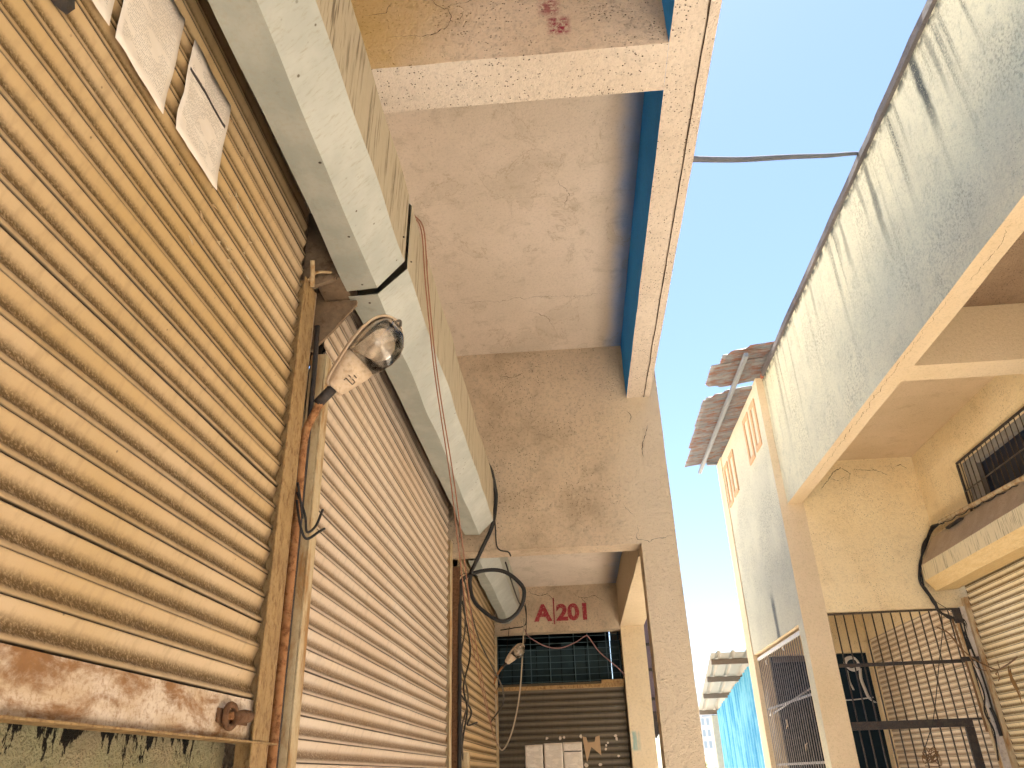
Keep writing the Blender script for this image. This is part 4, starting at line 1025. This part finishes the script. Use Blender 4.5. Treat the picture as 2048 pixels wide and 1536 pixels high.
curtain(S6, (4.87, 13.44), -PI/2, 13.44-10.34, 0.04, 1.84+E, M['slat_R2'], 6)
box('bottom_rail', (4.855, 4.89), (10.34, 13.44), (0.001, 0.04), M['rail_rust'], S6)
# grilled window over the hood
WR = thing('grilled_window', 'wide dark window with iron bars above the streaked hood', 'window', (4.74, 7.5, 2.4+E))
box('dark_pane', (4.865, 4.875), (-2.0, 8.90), (2.40+E, 3.19+E), plain('navy_pane', (0.012, 0.024, 0.055), 0.35), WR, 0)
FRM = plain('grey_window_frame', (0.30, 0.28, 0.26), 0.8)
box('frame_stile', (4.80, 4.86), (8.70, 8.985), (2.405+E, 3.185+E), FRM, WR, 0.003)
box('frame_head', (4.80, 4.86), (-2.0, 8.697), (3.08+E, 3.185+E), FRM, WR, 0.003)
for z_ in (3.178, 2.42):
    box('frame_bar', (4.715, 4.735), (-1.0, 8.97), (z_-0.012+E, z_+0.012+E), M['dark_iron'], WR, 0.002)
box('frame_end', (4.715, 4.736), (8.945, 8.975), (2.44+E, 3.16+E), M['dark_iron'], WR, 0.002)
for i in range(46):
    y_ = 8.87-i*0.105
    tube('bar', [(4.722, y_, 2.43+E), (4.722, y_, 3.17+E)], 0.0055, M['bar_iron'], WR, 6, False)
tube('cross_bar', [(4.715, 8.95, 2.82+E), (4.715, -1.0, 2.82+E)], 0.008, M['bar_iron'], WR, 6, False)
# rod along the hood
HR = thing('conduit_rod', 'long rod with twisted cable running above the streaked hood', 'pipe', U((4.6, 9.4, 2.6)))
tube('rod', [U((4.62, 9.55, 2.64)), U((4.60, 7.587, 2.506)), U((4.60, 4.0, 2.38))], 0.027, M['guide_pale'], HR, 8, False)
tw = [Vector(U((4.600+0.012*math.cos(i*0.9), 9.5-i*0.045, 2.598-0.0015*i*2.05+0.010*math.sin(i*0.9)))) for i in range(90)]
vs, fs = tube_data(tw, 0.006, 5); pyd('twisted_cable', vs, fs, M['black_rubber'], HR, True)
box('bracket', (4.57, 4.73), (8.98, 9.36), (2.50+E, 2.525+E), M['dark_iron'], HR, 0.002)
CB = thing('cable_bundle', 'sagging bundle of black cables looping past the hood end to the gate', 'cables', U((4.5, 9.98, 2.0)))
mainp = [(4.62, 9.5, 2.63), (4.66, 9.85, 2.66), (4.685, 9.98, 2.649), (4.55, 9.98, 2.474), (4.452, 9.98, 2.223), (4.396, 9.98, 2.037), (4.411, 9.98, 1.913), (4.477, 9.98, 1.758), (4.52, 9.98, 1.653), (4.616, 9.98, 1.572), (4.713, 9.98, 1.538), (4.78, 10.0, 1.50), (4.76, 10.0, 1.2)]
for k in range(5):
    off = [(R.uniform(-1, 1)*0.022, R.uniform(-1, 1)*0.012, R.uniform(-1, 1)*0.022) for _ in mainp]
    tube('cable', [U((a+d, b+e, c+f_)) for (a, b, c), (d, e, f_) in zip(mainp, off)], R.uniform(0.008, 0.012), M['black_rubber'], CB, 6)
tube('thin_cable', [U(q) for q in ((4.40, 9.97, 1.98), (4.47, 9.97, 1.80), (4.60, 9.97, 1.68), (4.72, 9.97, 1.58))], 0.004, M['black_rubber'], CB, 5)
# gate in the opening
GT = thing('iron_gate', 'black iron bar gate filling the cream opening, heavy frame round its door', 'gate', (4.0, 10.15, 0))
YG = 10.15
xs = [3.215, 3.308, 3.418, 3.534, 3.649, 3.765, 3.88, 3.995, 4.11, 4.231, 4.345, 4.459, 4.575, 4.69]
for x_ in xs:
    tube('bar', [(x_, YG, 0.001), (x_+0.004*R.uniform(-1, 1), YG, 0.8), (x_, YG, 1.711+E)], 0.0085, M['bar_iron'], GT, 6, False)
box('cross_rail', (3.20, 4.86), (YG-0.028, YG-0.009), (1.065+E, 1.105+E), M['dark_iron'], GT, 0.002)
box('top_rail', (3.195, 4.84), (YG-0.024, YG-0.009), (1.685+E, 1.709+E), M['bar_iron'], GT, 0.002)
box('door_head', (3.20, 4.60), (YG-0.045, YG-0.009), (0.365+E, 0.455+E), M['dark_iron'], GT, 0.003)
box('head_strip', (4.602, 4.86), (YG-0.03, YG-0.009), (0.435+E, 0.455+E), M['dark_iron'], GT, 0.002)
box('door_stile', (4.50, 4.60), (YG-0.047, YG-0.010), (0.001, 0.363+E), M['dark_iron'], GT, 0.003)
# trunking and pipes at the jamb
PJ = thing('pvc_trunking', 'cracked white trunking and thin pipes fixed to the jamb beside the gate', 'pipes', (4.75, 10.0, 0))
box('trunking', (4.762, 4.828), (9.985, 10.03), (0, 1.70+E), M['pvc'], PJ, 0.004)
tube('pipe', [(4.735, 9.98, 0), (4.70, 9.985, 0.6+E), (4.69, 9.985, 1.64+E)], 0.020, M['guide_pale'], PJ, 8)
tube('pipe', [(4.66, 9.965, 0.3+E), (4.655, 9.96, 0.8+E), (4.63, 9.965, 1.55+E)], 0.013, M['twig'], PJ, 8)
tube('pipe', [(4.79, 9.965, 0.46+E), (4.785, 9.96, 0.9+E), (4.73, 9.96, 1.40+E)], 0.012, M['black_rubber'], PJ, 8)
box('switch_box', (4.66, 4.75), (9.95, 9.99), (1.50+E, 1.68+E), M['dark_iron'], PJ, 0.004)
box('clip', (4.60, 4.80), (9.94, 9.96), (1.06+E, 1.11+E), M['dark_iron'], PJ, 0.002)
tube('black_strip', [(4.80, 9.96, 0.25+E), (4.79, 9.955, 0.45+E), (4.77, 9.955, 0.55+E)], 0.02, M['black_rubber'], PJ, 6)
tube('loose_wire', [(4.69, 9.96, 0.0+E), (4.73, 9.95, 0.3+E), (4.69, 9.95, 0.5+E), (4.74, 9.95, 0.7+E), (4.71, 9.95, 1.0+E)], 0.009, M['black_rubber'], PJ, 6)
# hanging wire with a bunch on the gate
HW = thing('hanging_wire', 'thin wire hanging across the gate and ending in a tangled bunch', 'wire', U((4.0, 10.1, 0.1)))
tube('strand', [U(q) for q in ((4.581, 10.1, 1.655), (4.541, 10.1, 1.447), (4.388, 10.1, 1.047), (4.179, 10.1, 0.5), (4.034, 10.1, 0.238), (3.985, 10.1, 0.161))], 0.005, M['black_rubber'], HW, 5)
pts = [Vector(U((3.985, 10.09, 0.15)))]
for i in range(30): pts.append(Vector(U((3.985+R.uniform(-0.07, 0.13), 10.09+R.uniform(-0.02, 0.02), 0.08+R.uniform(-0.11, 0.09)))))
vs, fs = tube_data(spline(pts, 4), 0.005, 5); pyd('bunch', vs, fs, M['twig'], HW, True)
# twig with dry leaves
TG = thing('dry_twig', 'dry forked twig with hanging brown leaves caught beside the jamb', 'twig', U((4.7, 9.9, 1.1)))
tube('stem', [U(q) for q in ((4.40, 9.92, 1.46), (4.52, 9.92, 1.38), (4.58, 9.90, 1.24), (4.66, 9.88, 1.12), (4.76, 9.82, 1.01), (4.80, 9.62, 0.92), (4.80, 9.48, 0.93), (4.79, 9.30, 0.95), (4.79, 9.1, 0.99))], 0.008, M['twig'], TG, 6)
for pts in ([(4.58, 9.9, 1.24), (4.55, 9.9, 1.32), (4.45, 9.9, 1.30)], [(4.80, 9.62, 0.92), (4.79, 9.60, 0.84), (4.78, 9.62, 0.80)], [(4.80, 9.55, 0.92), (4.78, 9.52, 1.0)], [(4.66, 9.88, 1.12), (4.70, 9.86, 0.98), (4.77, 9.8, 0.93)]):
    tube('side_stem', [U(q) for q in pts], 0.005, M['twig'], TG, 5)
def dry_leaf(base, dirv, ln, wd):
    b = Vector(U(base)); d = Vector(dirv).normalized(); s = d.cross(Vector((0.8, 0.3, 0.1))).normalized(); n = d.cross(s)
    vs, fs = [], []
    for i in range(7):
        t = i/6; ww = wd*math.sin(PI*min(1, t*0.95+0.03))**0.8
        c = b+d*ln*t+n*0.02*math.sin(t*5)
        vs += [c-s*ww+n*0.012*math.sin(t*7), c+n*0.0, c+s*ww+n*0.012]
    for i in range(6):
        for k in range(2): fs.append((i*3+k, i*3+k+1, (i+1)*3+k+1, (i+1)*3+k))
    o = pyd('leaf', vs, fs, M['leaf_dry'], TG, True)
    m_ = o.modifiers.new('t', 'SOLIDIFY'); m_.thickness = 0.001
dry_leaf((4.79, 9.32, 0.93), (0.0, -0.12, -1), 0.30, 0.022); dry_leaf((4.79, 9.30, 0.90), (0.0, 0.04, -1), 0.36, 0.026); dry_leaf((4.80, 9.62, 0.9), (0.05, 0.3, -1), 0.08, 0.015)
# barred window of the far bay
BWN = thing('barred_window', 'tall window with close vertical bars and a white head rail under the relief wall', 'window', (2.96, 11.7, 0))
nb = 25
for i in range(nb):
    y_ = 10.42+i*(13.13-10.42)/(nb-1)
    tube('bar', [(2.955, y_, 0.001), (2.955, y_+0.006*R.uniform(-1, 1), 0.9), (2.955, y_, 1.53+E)], 0.0062, M['bar_grey'], BWN, 6, False)
box('head_rail', (2.935, 2.975), (10.365, 13.145), (1.53+E, 1.575+E), M['white_rail'], BWN, 0.003)
box('cross_rail', (2.966, 2.980), (10.37, 13.14), (0.80+E, 0.83+E), M['bar_grey'], BWN, 0.002)
box('cross_rail', (2.966, 2.980), (10.37, 13.14), (0.03+E, 0.06+E), M['bar_grey'], BWN, 0.002)
tube('brace', [(2.985, 12.9, 0.74+E), (2.985, 10.5, 0.90+E)], 0.014, M['bar_grey'], BWN, 6, False)
for y_, z_ in ((12.6, 1.45), (11.5, 1.52), (12.0, 0.55), (11.2, 0.25), (12.9, 0.72), (12.95, 1.3)):
    pts = [Vector(U((2.94+R.uniform(-0.01, 0.01), y_+R.uniform(-0.05, 0.05), z_+R.uniform(-0.06, 0.06)))) for _ in range(6)]
    vs, fs = tube_data(spline(pts, 3), 0.006, 5); tag(pyd('wire_tie', vs, fs, R.choice((M['twine'], M['white_cloth']))), 'pale knotted tie on the close bars under the relief wall', 'tie', 'ties on the barred window')
# straps hanging behind the gate
ST = thing('white_strap', 'white strap and looped band hanging behind the gate over the dark opening', 'strap', U((3.6, 10.8, 1.2)))
def ribbon(name, pts, wd, mat, parent):
    path = spline([U(q) for q in pts], 5); vs, fs = [], []
    for i, q in enumerate(path):
        vs += [q+Vector((-wd, 0, 0)), q+Vector((wd, 0.02, 0))]
    for i in range(len(path)-1): fs.append((2*i, 2*i+1, 2*i+3, 2*i+2))
    o = pyd(name, vs, fs, mat, parent, True)
    m_ = o.modifiers.new('t', 'SOLIDIFY'); m_.thickness = 0.003
ribbon('band', [(3.70, 10.8, 1.12), (3.69, 10.82, 1.0), (3.70, 10.8, 0.88), (3.73, 10.8, 0.76), (3.80, 10.8, 0.70)], 0.022, M['white_cloth'], ST)
ribbon('band', [(3.53, 10.8, 1.10), (3.53, 10.8, 0.98), (3.56, 10.8, 0.86)], 0.014, M['white_cloth'], ST)
for k in range(4):
    tube('loop', [U((3.60+0.085*math.cos(a)+k*0.006, 10.8, 1.19+0.075*math.sin(a)-k*0.008)) for a in [i*PI/4 for i in range(9)]], 0.010, M['white_cloth'] if k % 2 else M['pvc'], ST, 6)
tube('cord', [U((3.30, 10.8, 0.75)), U((3.5, 10.8, 0.745)), U((3.78, 10.8, 0.765))], 0.008, M['white_cloth'], ST, 6)

# ------------------------------------------------------------------ tin canopy over the relief wall
TC = thing('tin_canopy', 'rusty torn corrugated tin sheets overhanging the relief wall on a grey purlin', 'canopy', (2.6, 11.4, 5.0+E))
def corr_sheet(y0, y1, outer, tear_near=0.0, tear_far=0.0, z=5.06, inner=3.35):
    pt = 0.076; n = int((y1-y0)/(pt/6)); vs, fs = [], []
    nx = 14
    for i in range(n+1):
        y = y0+(y1-y0)*i/n
        t = (y-y0)/(y1-y0)
        xo = outer+0.012*mnoise.noise(Vector((y*6, 1, 0)))
        if tear_near and t < tear_near: xo += (1-t/tear_near)**1.5*0.36+0.05*abs(mnoise.noise(Vector((y*25, 3, 0))))
        if tear_far and t > 1-tear_far: xo += ((t-1+tear_far)/tear_far)**1.5*0.40+0.05*abs(mnoise.noise(Vector((y*25, 5, 0))))
        for j in range(nx+1):
            x = xo+(inner-xo)*j/nx
            zz = z+0.12*(x-2.22)/1.0+0.016*math.cos(2*PI*y/pt)+0.012*mnoise.noise(Vector((x*2, y*1.5, 2)))
            vs.append((x, y, zz+E))
    for i in range(n):
        for j in range(nx): fs.append((i*(nx+1)+j, i*(nx+1)+j+1, (i+1)*(nx+1)+j+1, (i+1)*(nx+1)+j))
    o = pyd('tin_sheet', vs, fs, M['tin'], TC, True)
    m_ = o.modifiers.new('t', 'SOLIDIFY'); m_.thickness = 0.0015
corr_sheet(9.28, 9.75, 2.32, 0.3, 0, 5.085)
corr_sheet(9.66, 10.42, 2.20, 0, 0.22, 5.075)
corr_sheet(10.55, 11.75, 2.24, 0.18, 0, 5.065)
corr_sheet(11.67, 12.75, 2.27, 0, 0, 5.075)
corr_sheet(12.67, 13.68, 2.31, 0, 0.0, 5.065)
box('purlin', (2.58, 2.635), (9.28, 13.85), (4.985+E, 5.045+E), M['purlin'], TC, 0.003)
box('rafter', (2.70, 3.3), (13.50, 13.55), (5.03+E, 5.085+E), M['purlin'], TC, 0.003)

# ------------------------------------------------------------------ overhead cable
tag(tube('overhead_cable', [U((0.868, 3.42, 3.16)), U((1.25, 3.75, 3.43)), U((1.75, 4.2, 3.83)), U((2.30, 4.8, 4.36)), U((2.93, 5.60, 5.085)), U((3.3, 6.1, 5.5))], 0.019, M['grey_cable'], None, 10),
    'grey hose-like cable sagging across the sky between the two buildings', 'cable')

# ------------------------------------------------------------------ shed beyond
SH = thing('metal_shed', 'shed with white ribbed roof overhang and bright blue corrugated side wall', 'shed', (3.3, 17, 0))
def roofZ(y): return 1.79-0.118*(y-14.4)
def lx(y): return 2.42+0.075*(y-14.4)
nys = 10
rib = [(0, 0), (0.09, 0), (0.115, 0.035), (0.155, 0.035), (0.18, 0), (0.25, 0)]
for k in range(4):
    vs, fs = [], []
    prof = [(k*0.5+q+r_*0.25, h) for r_ in range(2) for q, h in rib]
    for i in range(nys+1):
        y = 14.3+(19.6-14.3)*i/nys
        for q, h in prof: vs.append((lx(y)+q, y, roofZ(y)+0.03+h+0.002*k+E))
    m_ = len(prof)
    for i in range(nys):
        for j in range(m_-1): fs.append((i*m_+j, i*m_+j+1, (i+1)*m_+j+1, (i+1)*m_+j))
    o = pyd('roof_sheet', vs, fs, M['shed_roof'], SH)
    s_ = o.modifiers.new('t', 'SOLIDIFY'); s_.thickness = 0.002
for y in (14.75, 16.1, 17.6, 19.35):
    z_ = roofZ(y)
    box('purlin', (lx(y)+0.03, 4.2), (y-0.03, y+0.03), (z_-0.065+E, z_+0.025+E), M['shed_purlin'], SH, 0.002)
XW = 3.22
for k in range(7):
    y0 = 14.3+k*0.7; vs, fs = [], []
    n = 42
    for i in range(n+1):
        y = y0+0.7*i/n
        ph = (y*4.4) % 1.0
        h = 0.0 if ph < 0.5 else (0.05 if 0.6 < ph < 0.9 else 0.025)
        zt = roofZ(y)-0.05+0.02*(k % 2)
        vs += [(XW-h+0.002*(k % 2), y, 0), (XW-h+0.002*(k % 2), y, zt+E)]
    for i in range(n): fs.append((2*i, 2*i+1, 2*i+3, 2*i+2))
    o = pyd('wall_sheet', vs, fs, M['blue_sheet'], SH)
    s_ = o.modifiers.new('t', 'SOLIDIFY'); s_.thickness = 0.002
box('corner_post', (3.06, 3.26), (19.22, 19.40), (0, roofZ(19.3)-0.1+E), M['pale_post'], SH, 0.01)
# lean-to seen between the arcade columns
LT = thing('lean_to_panel', 'dull mauve metal panel with dark rails seen between the arcade columns', 'panel', (1.05, 12.3, 0))
MP = plain('mauve_panel', (0.20, 0.16, 0.20), 0.7)
gbox('panel_sheet', (0.96, 1.62), (11.50, 11.52), (0.74+E, 2.0+E), MP, LT, 0.2, 0.004)
for z_ in (1.62, 1.28, 0.90):
    box('rail', (0.95, 1.62), (11.455, 11.495), (z_-0.02+E, z_+0.02+E), M['dark_iron'], LT, 0.003)
for x_ in (1.0, 1.56):
    box('prop', (x_-0.02, x_+0.02), (11.53, 11.57), (0, 1.95+E), M['dark_iron'], LT, 0.003)
pyd('flap', [U(q) for q in ((0.97, 11.44, 0.74), (1.30, 11.44, 0.74), (1.05, 11.44, 0.40), (0.97, 11.44, 0.52), (0.97, 11.45, 0.74), (1.30, 11.45, 0.74), (1.05, 11.45, 0.40), (0.97, 11.45, 0.52))], [(0, 3, 2, 1), (4, 5, 6, 7), (0, 1, 5, 4), (1, 2, 6, 5), (2, 3, 7, 6), (3, 0, 4, 7)], M['dark_iron'], LT)

# ------------------------------------------------------------------ far background in the gap
AP = thing('apartment_tower', 'pale hazy apartment block far beyond the shed', 'building', (38, 230, 0))
WH = plain('far_white_wall', (0.42, 0.45, 0.48), 0.9, 0, 0.05, 0.3)
GLS = plain('far_window', (0.20, 0.26, 0.32), 0.4, 0, 0.1, 0.5)
gbox('wall', (34.0, 40.5), (230, 242), (0, 17.5), WH, AP, 3, 0)
gbox('wall', (33.0, 36.0), (229.2, 231), (0, 14.5), WH, AP, 3, 0)
box('stair_tower', (37.2, 39.0), (231, 236), (17.5, 20.0), WH, AP, 0)
for fl in range(5):
    for cx_ in (33.6, 34.9):
        box('window', (cx_, cx_+0.75), (229.14, 229.19), (1.2+fl*2.8, 2.9+fl*2.8), GLS, AP, 0)
    for cx_ in (36.7, 38.2, 39.5):
        box('window', (cx_, cx_+0.75), (229.93, 229.99), (1.4+fl*3.2, 3.0+fl*3.2), GLS, AP, 0)
    box('balcony', (36.4, 39.2), (229.0, 229.92), (0.5+fl*3.2, 1.3+fl*3.2), WH, AP, 0)
HT = thing('tiled_hut', 'low hut with brown tiled roof far beyond the shed', 'hut', (13.4, 90, 0))
gbox('wall', (11.4, 16.0), (88, 92), (0, 1.75), WH, HT, 2, 0)
pyd('roof', [(11.0, 87.6, 1.75), (16.4, 87.6, 1.75), (16.4, 92.4, 1.75), (11.0, 92.4, 1.75), (13.5, 90, 3.0), (15, 90, 3.0)], [(0, 1, 5, 4), (1, 2, 5), (2, 3, 4, 5), (3, 0, 4)], plain('brown_tiles', (0.40, 0.26, 0.15), 0.9), HT)
tag(gbox('boundary_wall', (14.5, 26), (130, 130.4), (0, 3.9), WH, None, 3, 0), 'long low white wall far beyond the hut', 'wall')
LF = [plain('leaf_green_a', (0.07, 0.12, 0.035), 0.8), plain('leaf_green_b', (0.10, 0.15, 0.05), 0.8)]
def bush(name, label, c, rad, hgt, n, grp):
    root = thing(name, label, 'tree', (c[0], c[1], 0), grp)
    tube('trunk', [(c[0], c[1], 0), (c[0]+0.1, c[1], hgt*0.35), (c[0], c[1], hgt*0.7)], 0.12, M['twig'], root, 6)
    vs, fs = [], []
    for _ in range(n):
        v = Vector((R.gauss(0, 1), R.gauss(0, 1), R.gauss(0, 1))).normalized()*R.random()**0.4
        q = Vector((c[0]+v.x*rad, c[1]+v.y*rad, hgt*0.62+v.z*hgt*0.38))
        a = Vector((R.gauss(0, 1), R.gauss(0, 1), R.gauss(0, 1))).normalized(); b = a.orthogonal().normalized()
        s_ = R.uniform(0.12, 0.28); i0 = len(vs)
        vs += [q-a*s_, q+b*s_*0.5, q+a*s_, q-b*s_*0.5]; fs.append((i0, i0+1, i0+2, i0+3))
    pyd('crown', vs, fs, R.choice(LF), root)
bush('tree', 'small green tree beside the brown-roofed hut', (11.4, 84), 1.0, 2.6, 500, 'trees far beyond the shed')
bush('tree', 'green tree in front of the long white wall', (17.2, 110), 1.6, 3.4, 600, 'trees far beyond the shed')
